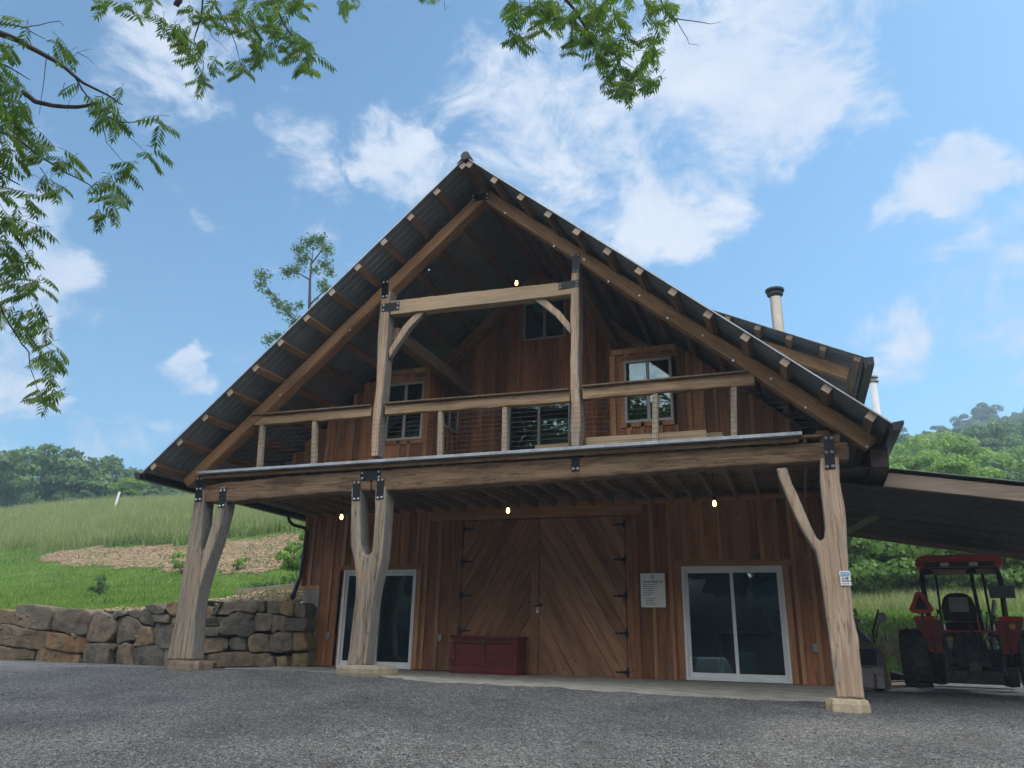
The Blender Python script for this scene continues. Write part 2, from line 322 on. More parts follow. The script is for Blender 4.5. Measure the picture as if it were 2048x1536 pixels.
M['greystone'] = plain('tan_footing_slab', (.33, .28, .20), .9, 0, .25, 9, .6, dirt=(.2, .17, .12), dirt_amt=.7)
M['pipe'] = plain('stainless_pipe', (.42, .37, .30), .42, .6, .08, 3, 0)
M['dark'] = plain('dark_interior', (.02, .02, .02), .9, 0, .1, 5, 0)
M['grey'] = plain('grey_plastic', (.25, .26, .27), .5, 0, .1, 10, 0)
M['white'] = plain('white_paint', (.8, .8, .78), .5, 0, .04, 8, 0)
M['blue'] = plain('sign_blue', (.03, .28, .62), .4, 0, .05, 8, 0)
M['ink'] = plain('sign_ink', (.03, .035, .05), .5, 0, .05, 8, 0)
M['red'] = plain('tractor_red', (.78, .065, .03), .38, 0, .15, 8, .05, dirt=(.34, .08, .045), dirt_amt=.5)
M['redshade'] = plain('shaded_tractor_red', (.26, .022, .015), .45, 0, .2, 9, .05, dirt=(.08, .04, .03), dirt_amt=.6)  # tractor red darkened: shade on the fender plates painted into the colour, with dirt
M['tyre'] = plain('tyre_rubber', (.03, .03, .032), .85, 0, .3, 14, .4, dirt=(.12, .095, .07), dirt_amt=.6)
M['greasy'] = plain('dirty_iron', (.035, .036, .04), .6, .3, .4, 14, .4, dirt=(.09, .075, .06), dirt_amt=.6)
M['seat'] = plain('seat_vinyl', (.02, .02, .024), .6, 0, .15, 30, .2)
M['yellow'] = plain('yellow_trim', (.5, .3, .03), .5, 0, .15, 12, 0, dirt=(.2, .13, .04))
M['panel'] = plain('dark_panel', (.15, .175, .20), .5, 0, .2, 10, .1, dirt=(.12, .12, .12), dirt_amt=.4)
M['pad'] = plain('grey_pad', (.40, .37, .37), .7, 0, .15, 10, .1)
M['lamp'] = plain('work_lamp', (.7, .72, .7), .2, .2, .05, 10, 0)
M['moss'] = plain('mossy_wood', (.20, .26, .13), .9, 0, .3, 20, .2)
M['bark'] = plain('walnut_bark', (.05, .04, .035), .95, 0, .4, 18, .8)
m, nt_, p, o = mat_base('window_glass')
gl = N(nt_, 'ShaderNodeBsdfGlossy', i_Roughness=.015); gl.inputs['Color'].default_value = (.78, .88, .94, 1)
tr = N(nt_, 'ShaderNodeBsdfTransparent'); tr.inputs['Color'].default_value = (.30, .60, .60, 1)
fr = N(nt_, 'ShaderNodeFresnel', i_IOR=1.6); mx = N(nt_, 'ShaderNodeMixShader')
LK(nt_, MATH(nt_, 'ADD', MATH(nt_, 'MULTIPLY', fr.outputs[0], 1.2), .05), mx.inputs[0]); LK(nt_, tr.outputs[0], mx.inputs[1]); LK(nt_, gl.outputs[0], mx.inputs[2]); LK(nt_, mx.outputs[0], o.inputs[0]); M['glass'] = m
m, nt_, p, o = mat_base('bulb_glow'); p.inputs['Base Color'].default_value = (1, .8, .4, 1); p.inputs['Emission Color'].default_value = (1, .58, .16, 1); p.inputs['Emission Strength'].default_value = 5.5; M['bulb'] = m
# ------------------------------------------------------------------ the barn
SL = .8694; RZ = 8.89; YF = -.69; YB = 13.0; HW = 6.29
def roofz(x): return RZ - SL * abs(x)
barn = thing('timber_barn', 'timber framed barn with board and batten siding, gable balcony and metal roof', 'barn', (0, 3.74, 0))
B = barn
def xz(u, v, y=0.): p = Y(u, v, y); return (p.x, p.z)
# --- roof sheets with ribs running down the slope
def roof_side(s):
    mb = MB(); n = int((YB - YF) / .05); ys = [YF + (YB - YF) * i / n for i in range(n + 1)]
    prof = [0, 0, .022] ; vs = []; fs = []
    nx = 1
    for i, y in enumerate(ys):
        h = .012 if i % 3 == 2 else 0
        for (xx, th_) in ((0.0, h), (s * HW, h)):
            z = RZ - SL * abs(xx)
            vs.append((xx, y, z + th_)); vs.append((xx, y, z - .008 + th_))
    for i in range(n):
        a = i * 4; b = a + 4
        fs += [(a, a + 2, b + 2, b), (a + 1, b + 1, b + 3, a + 3), (a + 2, a + 3, b + 3, b + 2)]
    fs += [(0, 1, 3, 2), (n * 4, n * 4 + 2, n * 4 + 3, n * 4 + 1)]
    return mb.add(vs, fs, .5)
roofs = {}
for s in (-1, 1):
    roofs[s] = roof_side(s).build('roof', M['metalroof'], B)
    # bright cut edge of the sheet along the rake
    e = MB(); e.hexa([(s * .02, YF - .012, RZ - .02), (s * HW, YF - .012, roofz(HW) - .02), (s * HW, YF - .002, roofz(HW) - .02), (s * .02, YF - .002, RZ - .02),
                      (s * .02, YF - .012, RZ + .004), (s * HW, YF - .012, roofz(HW) + .004), (s * HW, YF - .002, roofz(HW) + .004), (s * .02, YF - .002, RZ + .004)], .9)
    e.build('edge_flashing', M['strip'], roofs[s])
    for k in range(13):
        x = (.1 + .5 * k) * s
        j = random.uniform(-.02, .02)
        cx, cz = x, RZ - SL * abs(x) - .012
        nrm = Vector((-s * SL, 0, -1)).normalized(); tv = Vector((s, 0, -SL)).normalized()
        hw_, hh = .062, .11
        q = []
        for y in (YF + .03 + j, YB - .1):
            for (aa, bb) in ((-hw_, hh), (hw_, hh), (hw_, 0), (-hw_, 0)):
                pp = Vector((cx, y, cz)) + tv * aa + Vector((-s * SL, 0, -1)).normalized() * bb
                q.append(pp)
        mb = MB(); vs = q
        fs = [(0, 1, 2, 3), (7, 6, 5, 4), (0, 4, 5, 1), (1, 5, 6, 2), (2, 6, 7, 3), (3, 7, 4, 0)]
        if s < 0: fs = [f[::-1] for f in fs]
        mb.add(vs, fs).build('purlin', M['purlin'], roofs[s], bevel=.006)
mb = MB(); mb.tube([(0, YF - .04, RZ + .02), (0, YF + .25, RZ + .02)], .085, 10); mb.prism([(-.16, RZ - .11), (0, RZ + .05), (.16, RZ - .11), (0, RZ + .01)], YF - .03, YB + .02)
mb.build('ridge_cap', M['gutter'], B)
# --- rafters of the front frame, tie and braces
def rafter(s, y0, y1, top=.2, dep=.286, xe=6.08, xs=0.0, mat=None, name='rafter', sh=0.0):
    pts = []; n = 14
    for i in range(n + 1):
        x = xs + (xe - xs) * i / n; pts.append((s * x, roofz(x) - top + (random.uniform(-.008, .008) if 0 < i < n else 0)))
    ep = (s * (xe - .13), roofz(xe) - top - dep * .86)
    low = [ep]
    for i in range(n, -1, -1):
        x = xs + (xe - .16 - xs) * i / n; low.append((s * x, roofz(x) - top - dep + (random.uniform(-.014, .014) if 0 < i < n else 0)))
    mb = MB(); mb.prism([(a_ + sh, b_) for a_, b_ in pts + low[1:]], y0, y1)
    return mb.build(name, mat or M['rafR' if s > 0 else 'rafL'], B, bevel=.02)
for s in (-1, 1): rafter(s, 0.003 * s, .24 + .003 * s, sh=.10)
for s in (-1, 1): rafter(s, 3.46, 3.70, xe=5.5)
def poly_timber(name, px, y0, y1, mat, bevel=.018, wob=.006, parent=None, label=None):
    pts = [xz(u, v, y0) for u, v in px]; out_ = []
    n = len(pts)
    for i in range(n):
        a, b = Vector(pts[i]), Vector(pts[(i + 1) % n]); k = max(1, int((b - a).length / .12))
        for j in range(k):
            q = a.lerp(b, j / k)
            if j: q = q + Vector((random.uniform(-wob, wob), random.uniform(-wob, wob)))
            out_.append((q.x, q.y))
    mb = MB(); mb.prism(out_, y0, y1, .5)
    return mb.build(name, mat, parent or B, bevel=bevel, label=label)
poly_timber('post', [(332,1320),(350,1234),(372,1103),(388,998),(389,980),(409,978),(403,1047),(400,1096),(403,1106),(408,1096),(424,1047),(437,1005),(440,972),(453,970),(449,1010),(440,1050),(424,1100),(410,1140),(397,1185),(390,1230),(384,1320)], 0, .30, M['postgrey'], .03, label='forked live edge post at the left end of the porch')
poly_timber('post', [(692,1331),(698,1295),(705,1232),(710,1186),(711,1157),(707,1120),(700,1089),(701,1023),(702,975),(720,975),(720,1045),(722,1090),(728,1108),(736,1111),(743,1103),(748,1045),(750,975),(772,970),(771,1029),(768,1070),(764,1114),(757,1145),(748,1186),(742,1232),(736,1279),(731,1331)], 0.0, .30, M['postgrey'], .03, label='weathered forked post in front of the left glass door')
poly_timber('post', [(1673,1397),(1667,1343),(1657,1263),(1648,1199),(1640,1139),(1632,1103),(1622,1088),(1603,1056),(1584,1017),(1568,979),(1558,955),(1552,936),(1574,934),(1584,966),(1597,992),(1610,1024),(1624,1056),(1634,1076),(1642,1082),(1648,1076),(1650,1056),(1645,1008),(1640,960),(1640,915),(1678,912),(1680,960),(1689,1008),(1694,1065),(1697,1139),(1702,1177),(1707,1231),(1718,1279),(1724,1343),(1730,1398)], 0, .34, M['post'], .035, label='forked live edge post at the right end of the porch, branch on its left')
poly_timber('post', [(741,914),(743,857),(747,807),(752,770),(754,708),(756,659),(761,597),(765,566),(781,560),(783,575),(779,597),(775,659),(772,708),(767,770),(762,820),(758,857),(755,912)], 0.0, .26, M['post'], .022)
poly_timber('post', [(1142,893),(1140,857),(1142,807),(1140,783),(1140,733),(1141,684),(1140,634),(1141,582),(1144,520),(1158,512),(1158,575),(1158,659),(1157,733),(1158,783),(1160,807),(1161,857),(1158,893)], 0.0, .26, M['post'], .022)
poly_timber('brace', [(777,700),(790,678),(806,652),(825,632),(836,624),(850,622),(838,636),(820,654),(804,677),(792,694),(778,716)], .06, .18, M['post'], .012)
poly_timber('brace', [(1063,597),(1085,594),(1098,604),(1120,622),(1141,648),(1141,668),(1128,652),(1110,631),(1088,614)], .06, .18, M['post'], .012)
poly_timber('tie_beam', [(780,602),(900,588),(1020,575),(1143,562),(1143,588),(1020,602),(900,615),(780,629)], .004, .2, M['tie'], .012, .004)
poly_timber('beam', [(405,975),(440,966),(560,953),(700,943),(740,940),(740,981),(650,986),(560,994),(500,999),(430,1005),(404,1003)], .012, .33, M['beam'], .03, .01)
poly_timber('beam', [(742,940),(900,928),(1060,920),(1150,914),(1300,902),(1400,897),(1560,890),(1640,884),(1697,884),(1698,919),(1640,921),(1560,927),(1400,935),(1300,945),(1150,957),(1000,966),(900,973),(800,980),(742,981)], .012, .33, M['beam'], .03, .01)
# short blocks above the posts, up to the plate
poly_timber('block', [(1640,870),(1680,868),(1680,884),(1640,886)], .02, .3, M['beam'])
# plates along the sides, running back to the wall
for x, zz in ((-1.70, 6.0), (1.82, 6.62)):
    mb = MB(); mb.box(x - .1, x + .1, .2, 3.74, zz - .14, zz + .12); mb.build('plate_beam', M['joist'], B, bevel=.02)
for x in (-5.45, 5.5):
    mb = MB(); mb.box(x - .1, x + .1, .32, 12, 3.44, 3.64); mb.build('plate_beam', M['joist'], B, bevel=.02)
# --- black plates with bolts
def bracket(quad, bolts, y=-.008):
    p = [Y(u, v, y) for u, v in quad]; pb = [Vector((q.x, y + .008, q.z)) for q in p]
    mb = MB(); mb.add([q for q in p] + pb, [(0, 3, 2, 1)[::-1], (4, 5, 6, 7)[::-1], (0, 1, 5, 4), (1, 2, 6, 5), (2, 3, 7, 6), (3, 0, 4, 7)], .5)
    br = mb.build('bracket', M['blackmetal'], B)
    for (fu, fv) in bolts:
        a = p[0].lerp(p[1], fu); b = p[3].lerp(p[2], fu); c = a.lerp(b, fv)
        k = MB(); k.lathe([(.0235, 0), (.0235, -.006), (.018, -.014), (.006, -.019)], (c.x, y - .001, c.z), 10, 'y'); k.build('bolt', M['bolt'], br, smooth=True)
c4 = [(.22, .09), (.78, .09), (.22, .91), (.78, .91)]; h4 = [(.09, .22), (.91, .22), (.09, .78), (.91, .78)]; c6 = c4 + [(.22, .5), (.78, .5)]
bracket([(764,562),(778,560),(776,595),(763,597)], c4); bracket([(1145,507),(1160,506),(1159,544),(1144,545)], c4)
bracket([(764,608),(799,603),(798,619),(763,624)], h4); bracket([(1117,565),(1157,559),(1157,573),(1117,579)], h4)
bracket([(943,390),(977,384),(977,398),(944,403)], h4, -.012)
bracket([(393,953),(406,952),(402,1003),(389,1004)], c6); bracket([(439,978),(452,977),(449,1014),(436,1016)], c4)
bracket([(706,962),(720,961),(719,1001),(705,1002)], c4); bracket([(754,957),(768,955),(766,998),(752,1000)], c4)
bracket([(720,942),(761,939),(761,958),(721,961)], h4, -.004); bracket([(1143,900),(1159,899),(1158,941),(1143,942)], [(.22, .9), (.78, .9)])
bracket([(1647,870),(1667,869),(1671,938),(1650,940)], c6)
bm_ = [(1010,426),(1108,492),(1168,519),(1217,563),(1279,591),(1335,636),(1405,671),(1466,721),(1542,757),(1611,815),(1734,893),(858,540),(700,660),(560,790)]
for (u, v) in bm_:
    c = Y(u, v, -.003); k = MB(); k.lathe([(.019, 0), (.019, -.006), (.012, -.012)], (c.x, -.0, c.z), 8, 'y'); k.build('bolt', M['bolt'], B)
# --- balcony rail
def railseg(x0, x1, zt0, zt1, h=.185):
    mb = MB(); n = 10; top = [(x0 + (x1 - x0) * i / n, zt0 + (zt1 - zt0) * i / n) for i in range(n + 1)]
    low = [(x, z - h + random.uniform(-.012, .012)) for x, z in top[::-1]]
    r = mb.prism(top + low, .03, .15).build('rail', M['railx'], B, bevel=.012)
    c = MB(); x1_ = x1 - (.12 if x1 > 4 else 0); c.hexa([(x0, -.035, zt0 + .002), (x1_, -.035, zt1 + .002), (x1_, .2, zt1 + .002), (x0, .2, zt0 + .002), (x0, -.035, zt0 + .028), (x1_, -.035, zt1 + .028), (x1_, .2, zt1 + .028), (x0, .2, zt0 + .028)])
    c.build('rail_cap', M['joist'], r, bevel=.006)
railseg(-4.55, -1.96, 4.575, 4.55); railseg(-1.68, 1.74, 4.56, 4.505); railseg(1.95, 4.62, 4.535, 4.53)
for (u, v0, v1) in ((523,849,925),(628,842,917),(880,824,902),(1009,812,893),(1310,786,874),(1467,768,862)):
    a = Y(u, v0, .06); b = Y(u + (0 if u > 600 else -4), v1, .06); mb = MB()
    mb.hexa([(b.x - .05, .05, 3.5), (b.x + .045, .05, 3.5), (b.x + .045, .14, 3.5), (b.x - .05, .14, 3.5), (a.x - .04, .05, 4.39), (a.x + .045, .05, 4.39), (a.x + .045, .14, 4.39), (a.x - .04, .14, 4.39)])
    mb.build('baluster', M['picket'], B, bevel=.01)
for k in range(9):
    z = 3.62 + .082 * k; xe = min(5.3, (8.40 - z) / SL - .05)
    mb = MB(); seg = []
    for (x0, x1) in ((-xe, -1.85), (-1.85, 1.85), (1.85, xe)):
        pts = [(x0 + (x1 - x0) * i / 8, -.02 if abs(x0 + (x1 - x0) * i / 8) < 2.1 else .04, z - .006 * math.sin(math.pi * i / 8)) for i in range(9)]
        mb.tube(pts, .003, 5)
    mb.build('cable', M['wire'], B)
# --- deck, flashing strip, joists
mb = MB(); y = -.06
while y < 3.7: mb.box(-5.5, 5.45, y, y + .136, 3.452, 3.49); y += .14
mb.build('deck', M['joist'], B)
p0 = Y(395, 943, -.16); p1 = Y(1604, 864, -.16)
mb = MB(); mb.hexa([(p0.x, -.18, 3.465), (p1.x, -.18, 3.465), (p1.x, -.08, 3.465), (p0.x, -.08, 3.465), (p0.x, -.18, 3.515), (p1.x, -.18, 3.515), (p1.x, -.062, 3.525), (p0.x, -.062, 3.525)], .6); mb.build('edge_flashing', M['strip'], B, bevel=.004)
mb = MB(); mb.box(-5.45, 5.15, -.05, -.01, 3.40, 3.448); mb.build('fascia_board', M['railx'], B)
x = -5.3; 
while x < 5.5:
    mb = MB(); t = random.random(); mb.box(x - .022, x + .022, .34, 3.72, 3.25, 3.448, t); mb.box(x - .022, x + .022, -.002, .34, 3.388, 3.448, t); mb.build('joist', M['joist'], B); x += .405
# --- board and batten walls
def boardwall(x0, x1, yf, z0, z1, holes=(), top=None, bot=None, bw=.27, batten=True, thick=.05, name='wall', sd=1, mat='siding', batw=.075, keep=lambda x, z: True):
    rnd = random.Random(sd); mb = MB(); bt = MB(); x = x0
    edges = []
    while x < x1 - .02:
        wd = min(rnd.uniform(.8, 1.2) * bw, x1 - x)
        if x1 - x - wd < .08: wd = x1 - x
        def spans(a, b):
            zt = min(top(a), top(b)) if top else z1
            zb = bot((a + b) / 2) if bot else z0
            sp = [(zb, zt)]
            for (hx0, hx1, hz0, hz1) in holes:
                if b > hx0 + .005 and a < hx1 - .005:
                    ns = []
                    for (s0, s1) in sp:
                        if hz0 > s0: ns.append((s0, min(s1, hz0)))
                        if hz1 < s1: ns.append((max(s0, hz1), s1))
                    sp = ns
            return [q for q in sp if q[1] - q[0] > .03]
        gp = .004; cuts = sorted(set([x, x + wd] + [h for hh in holes for h in hh[:2] if x < h < x + wd]))
        t = rnd.random(); t = t * t if rnd.random() < .3 else t
        for a, b in zip(cuts[:-1], cuts[1:]):
            for (s0, s1) in spans(a, b):
                if a == x: a = a + gp
                if top:
                    ta, tb = min(top(a), s1 + 9), top(b)
                    if abs(s1 - min(ta, tb)) < 1e-6:
                        mb.hexa([(a, yf, s0), (b, yf, s0), (b, yf + thick, s0), (a, yf + thick, s0), (a, yf, ta), (b, yf, tb), (b, yf + thick, tb), (a, yf + thick, ta)], t); continue
                mb.box(a, b, yf, yf + thick, s0, s1, t)
        if batten and x > x0 + .02:
            ww = batw * rnd.uniform(.8, 1.25); o_ = rnd.uniform(-.01, .01)
            for (s0, s1) in spans(x - ww / 2, x + ww / 2):
                tt = rnd.uniform(.3, .9); zz = s0; 
                j1, j2 = rnd.uniform(-.006, .006), rnd.uniform(-.006, .006)
                bt.hexa([(x - ww / 2 + o_, yf - .028, s0 + .004), (x + ww / 2 + o_, yf - .028, s0 + .004), (x + ww / 2 + o_, yf - .001, s0 + .004), (x - ww / 2 + o_, yf - .001, s0 + .004),
                         (x - ww / 2 + j1, yf - .028, s1 - .003), (x + ww / 2 + j2, yf - .028, s1 - .003), (x + ww / 2 + j2, yf - .001, s1 - .003), (x - ww / 2 + j1, yf - .001, s1 - .003)], tt)
        x += wd
    o = mb.build(name, M[mat], B, bevel=.004)
    if batten and bt.v: bt.build('battens', M['batten'], o, bevel=.003)
    return o
YW = 3.7433
SLL = (-4.535, -2.742, 0.01, 2.03); SLR = (2.885, 4.712, 0.01, 2.03); DR = (-1.66, 1.82, 0, 3.05)
boardwall(-5.66, -5.16, YW, 1.70, 3.30, sd=3, bw=.24)
boardwall(-5.16, 5.5, YW, 0.0, 3.36, holes=[SLL, SLR, DR], sd=11, bw=.285, bot=lambda x: .02 if x < 2 else .0)
mb = MB(); mb.box(-5.70, -5.15, YW - .03, YW - .003, 1.63, 1.70); mb.box(-5.70, -5.62, YW - .035, YW + .02, 1.70, 3.3); mb.build('corner_trim', M['batten'], B)
mb = MB(); mb.box(-5.66, 5.5, YW - .03, YW - .003, 3.262, 3.36); mb.build('wall_trim', M['trimx'], B)
mb = MB(); mb.box(-5.56, -5.14, YW - .02, YW + .25, -.1, 1.66); mb.build('foundation', M['found'], B)
mb = MB(); mb.box(-5.56, 5.5, YW + .055, YW + .2, 3.3, 3.5); mb.build('rim_board', M['joist'], B)
# side walls and back wall of the lower storey, floor inside
mb = MB()
for xx in (-5.6, 5.45):
    y = YW + .06
    while y < 12.5: mb.box(xx, xx + .05, y, y + .28, 0, 3.5 if xx < 0 else 3.55); y += .283
x = -5.6
while x < 5.4: mb.box(x, x + .28, 12.5, 12.55, 0, 3.6); x += .283
mb.build('side_wall', M['siding'], B)
mb = MB(); mb.box(-5.55, 5.45, YW + .06, 12.5, -.08, -.004); mb.build('floor', M['concrete'], B)
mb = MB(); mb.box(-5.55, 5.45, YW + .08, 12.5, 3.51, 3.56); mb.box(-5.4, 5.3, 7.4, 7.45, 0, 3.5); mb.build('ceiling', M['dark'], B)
# window/door trims in the wall
def trim(x0, x1, z0, z1, w=.11, y=YW, head=True, sill=False, mat='trimx'):
    mb = MB(); mb.box(x0 - w, x0 - .002, y - .028, y - .002, z0, z1); mb.box(x1 + .002, x1 + w, y - .028, y - .002, z0, z1)
    if sill: mb.box(x0 - w, x1 + w, y - .028, y - .002, z0 - w, z0 - .003)
    o = mb.build('door_trim' if not sill else 'window_trim', M['batten'], B)
    mb = MB(); mb.box(x0 - w - .04, x1 + w + .04, y - .031, y - .002, z1 + .003, z1 + w); mb.build('head_trim', M['trimx'], B); return o
trim(*[SLL[i] for i in (0, 1, 2, 3)]); trim(*[SLR[i] for i in (0, 1, 2, 3)])
def slider(x0, x1, z0, z1, slide_right):
    mb = MB(); f = .05; y0, y1 = YW - .035, YW + .08
    mb.box(x0, x0 + f, y0, y1, z0, z1); mb.box(x1 - f, x1, y0, y1, z0, z1); mb.box(x0 + f, x1 - f, y0, y1, z1 - f, z1); mb.box(x0 + f, x1 - f, y0, y1, z0, z0 + .045)
    d = mb.build('sliding_door', M['vinyl'], B, bevel=.004)
    xm = (x0 + x1) / 2
    for (a, b, yy) in ((x0 + f, xm + .03, YW + .035 if slide_right else YW - .005), (xm - .03, x1 - f, YW - .005 if slide_right else YW + .035)):
        s_ = .06; mb = MB(); mb.box(a, a + s_, yy, yy + .03, z0 + .046, z1 - f - .001); mb.box(b - s_, b, yy, yy + .03, z0 + .046, z1 - f - .001)
        mb.box(a + s_, b - s_, yy, yy + .03, z1 - f - .07, z1 - f - .001); mb.box(a + s_, b - s_, yy, yy + .03, z0 + .046, z0 + .13)
        mb.build('sash', M['vinyl'], d, bevel=.003)
        g = MB(); g.box(a + s_, b - s_, yy + .012, yy + .018, z0 + .13, z1 - f - .07); g.build('pane', M['glass'], d)
    hx = x1 - f - .03 if slide_right else x0 + f + .03
    h = MB(); h.tube([(hx, YW - .012, 1.02), (hx, YW - .06, 1.05), (hx, YW - .06, 1.22), (hx, YW - .012, 1.25)], .011, 6); h.build('handle', M['vinyl'], d)
slider(*SLL, False); slider(*SLR, True)
# --- big barn doors with slanting boards
def chevron(x0, x1, z0, z1, sgn, mat, yf):
    ang = math.radians(31); dx, dz = math.sin(ang) * sgn, math.cos(ang); nx_, nz_ = dz, -dx
    mb = MB(); cx, cz = (x0 + x1) / 2, (z0 + z1) / 2; wd = .21; rnd = random.Random(5 if sgn > 0 else 6)
    def clip(poly, f):
        o = []
        for i in range(len(poly)):
            a, b = poly[i], poly[(i + 1) % len(poly)]; fa, fb = f(a), f(b)
            if fa >= 0: o.append(a)
            if fa * fb < 0: t = fa / (fa - fb); o.append((a[0] + (b[0] - a[0]) * t, a[1] + (b[1] - a[1]) * t))
        return o
    k = -16
    s0 = -3.2
    while s0 < 3.2:
        wk = wd * rnd.uniform(.8, 1.3); s1 = s0 + wk - .007; L = 4
        poly = [(cx + nx_ * s0 - dx * L, cz + nz_ * s0 - dz * L), (cx + nx_ * s1 - dx * L, cz + nz_ * s1 - dz * L), (cx + nx_ * s1 + dx * L, cz + nz_ * s1 + dz * L), (cx + nx_ * s0 + dx * L, cz + nz_ * s0 + dz * L)]
        for f in (lambda p: p[0] - x0, lambda p: x1 - p[0], lambda p: p[1] - z0, lambda p: z1 - p[1]): poly = clip(poly, f) if poly else poly
        if len(poly) >= 3: mb.prism(poly, yf, yf + .035, rnd.random())
        s0 += wk
    mb.box(x0 + .01, x1 - .01, yf + .036, yf + .05, z0 + .01, z1 - .01, .5)
    return mb.build('barn_door', mat, B, bevel=.003)
dl = chevron(-1.655, .035, .03, 3.03, 1, M['chevL'], YW - .03); dr = chevron(.045, 1.805, .0, 3.03, -1, M['chevR'], YW - .03)
dr['label'] = 'right leaf of the barn doors, lighter boards slanting down to the right'; dl['label'] = 'left leaf of the barn doors, darker boards slanting down to the left'
mb = MB(); mb.box(-.13, .03, YW - .055, YW - .032, .01, 2.35); mb.build('cover_strip', M['batten'], dl, bevel=.004)
mb = MB(); mb.box(-2.50, 2.18, YW - .05, YW - .004, 3.06, 3.26); mb.build('door_header', M['trimx'], B, bevel=.006)
for (xa, xb, z0_) in ((-1.90, -1.67, .02), (1.82, 2.07, .0)):
    mb = MB(); mb.box(xa, xb, YW - .045, YW - .004, z0_, 3.055); mb.build('door_jamb', M['siding'], B, bevel=.005)
for zz in (2.86, 2.175, 1.485, .795, .10):
    for (door, xh, s) in ((dr, 1.80, -1), (dl, -1.655, 1)):
        if s > 0 and zz < .3: continue
        if s > 0 and abs(zz - 2.86) > 3: continue
        mb = MB(); yy = YW - .036; pts = [(0, .042), (.04, .038), (.06, .018), (.12, .022), (.17, .012), (.20, .02), (.24, .0)]
        poly = [(xh + s * a, zz + b) for a, b in pts] + [(xh + s * a, zz - b) for a, b in pts[-2::-1]]
        mb.prism(poly, yy - .006, yy)
        pl = [(xh - s * .012, zz - .07), (xh - s * .04, zz - .09), (xh - s * .03, zz - .035), (xh - s * .055, zz), (xh - s * .03, zz + .035), (xh - s * .04, zz + .09), (xh - s * .012, zz + .07)]
        mb.prism(pl, yy - .018, yy - .012); mb.tube([(xh - s * .005, yy - .012, zz - .09), (xh - s * .005, yy - .012, zz + .09)], .011, 6)
        mb.build('hinge', M['blackmetal'], door)
mb = MB(); mb.prism([(-.07, 1.27), (.12, 1.285), (.13, 1.33), (.07, 1.34), (.06, 1.31), (-.07, 1.295)], YW - .075, YW - .06); lt = mb.build('latch', M['blackmetal'], dr)
mb = MB(); mb.box(.0, .05, YW - .09, YW - .065, 1.15, 1.21); mb.tube([(.008, YW - .078, 1.21), (.008, YW - .078, 1.25), (.025, YW - .078, 1.265), (.042, YW - .078, 1.25), (.042, YW - .078, 1.21)], .006, 6); mb.build('padlock', M['bolt'], dr)
# --- outlets on the wall
for (u, v) in ((658, 1272), (881, 1276), (1630, 1296)):
    p = Y(u, v, YW); mb = MB(); mb.box(p.x - .04, p.x + .04, YW - .05, YW - .001, p.z - .07, p.z + .07); mb.box(p.x - .028, p.x + .028, YW - .062, YW - .051, p.z - .05, p.z + .05); mb.build('outlet_box', M['grey'], B, bevel=.004)
# --- upper walls: recessed gable wall, two bays in front of it
BW = (-.40, .60, 7.06, 8.02); UP = (-.72, .70, 3.62, 5.60)
boardwall(-4.6, 4.6, YW, 3.5, 8, holes=[BW, UP], top=lambda x: roofz(x) - .13, sd=21, bw=.3, batten=False)
Yb = 2.1
w3 = (-2.84, -1.98, 4.48, 5.72); w2 = (2.22, 3.11, 4.48, 5.70)
boardwall(-5.25, -1.9, Yb, 3.5, 6, holes=[w3], top=lambda x: min(roofz(x) - .13, 6.0), sd=31, bw=.28)
boardwall(2.0, 5.25, Yb, 3.5, 6, holes=[w2], top=lambda x: min(roofz(x) - .13, 5.93), sd=33, bw=.28)
mb = MB(); mb.box(-3.06, -1.88, Yb - .03, Yb - .003, 5.91, 6.02); mb.box(-1.94, -1.85, Yb - .032, Yb + .05, 3.5, 5.9); mb.build('corner_trim', M['batten'], B)
mb = MB(); mb.box(1.98, 3.2, Yb - .03, Yb - .003, 5.84, 5.95); mb.box(1.95, 2.05, Yb - .032, Yb + .05, 3.5, 5.83); mb.build('corner_trim', M['batten'], B)
def side_boards(x, y0, y1, z0, z1, hole=None):
    mb = MB(); y = y0; rnd = random.Random(8)
    while y < y1 - .02:
        wd = min(rnd.uniform(.2, .3), y1 - y)
        sp = [(z0, z1)]
        if hole and y + wd > hole[0] and y < hole[1]: sp = [(z0, hole[2]), (hole[3], z1)]
        t = rnd.random()
        for s0, s1 in sp: mb.box(x - .04, x, y, y + wd, s0, s1, t); mb.box(x - .0, x + .018, y - .025, y + .025, s0, s1, .6)
        y += wd
    return mb.build('wall', M['siding'], B)
side_boards(-1.88, Yb + .06, YW, 3.5, 5.95, (2.75, 3.6, 4.95, 5.5)); 
mb = MB(); mb.box(1.98, 2.02, Yb + .06, YW, 3.5, 5.9); mb.build('wall', M['siding'], B)
mb = MB(); mb.box(-3.3, -1.88, Yb + .05, YW - .01, 5.96, 5.99); mb.box(1.99, 3.3, Yb + .05, YW - .01, 5.9, 5.93); mb.build('bay_top', M['joist'], B)
def window(x0, x1, z0, z1, y, cols=2, mat='tan', tr=True):
    f = .045; mb = MB(); mb.box(x0, x0 + f, y - .03, y + .05, z0, z1); mb.box(x1 - f, x1, y - .03, y + .05, z0, z1); mb.box(x0 + f, x1 - f, y - .03, y + .05, z1 - f, z1); mb.box(x0 + f, x1 - f, y - .03, y + .05, z0, z0 + f)
    xm = (x0 + x1) / 2; mb.box(xm - .028, xm + .028, y - .02, y + .04, z0 + f, z1 - f)
    wn = MB(); wn.box(x0 + f, xm - .028, y + .005, y + .01, z0 + f, z1 - f); wn.box(xm + .028, x1 - f, y + .005, y + .01, z0 + f, z1 - f)
    wi = wn.build('window', M['glass'], B); mb.build('frame', M[mat], wi, bevel=.003)
    if tr: trim(x0, x1, z0, z1, .09, y, sill=True)
window(*w3, Yb); window(*w2, Yb); window(*BW, YW, tr=False); window(*UP, YW, tr=False)
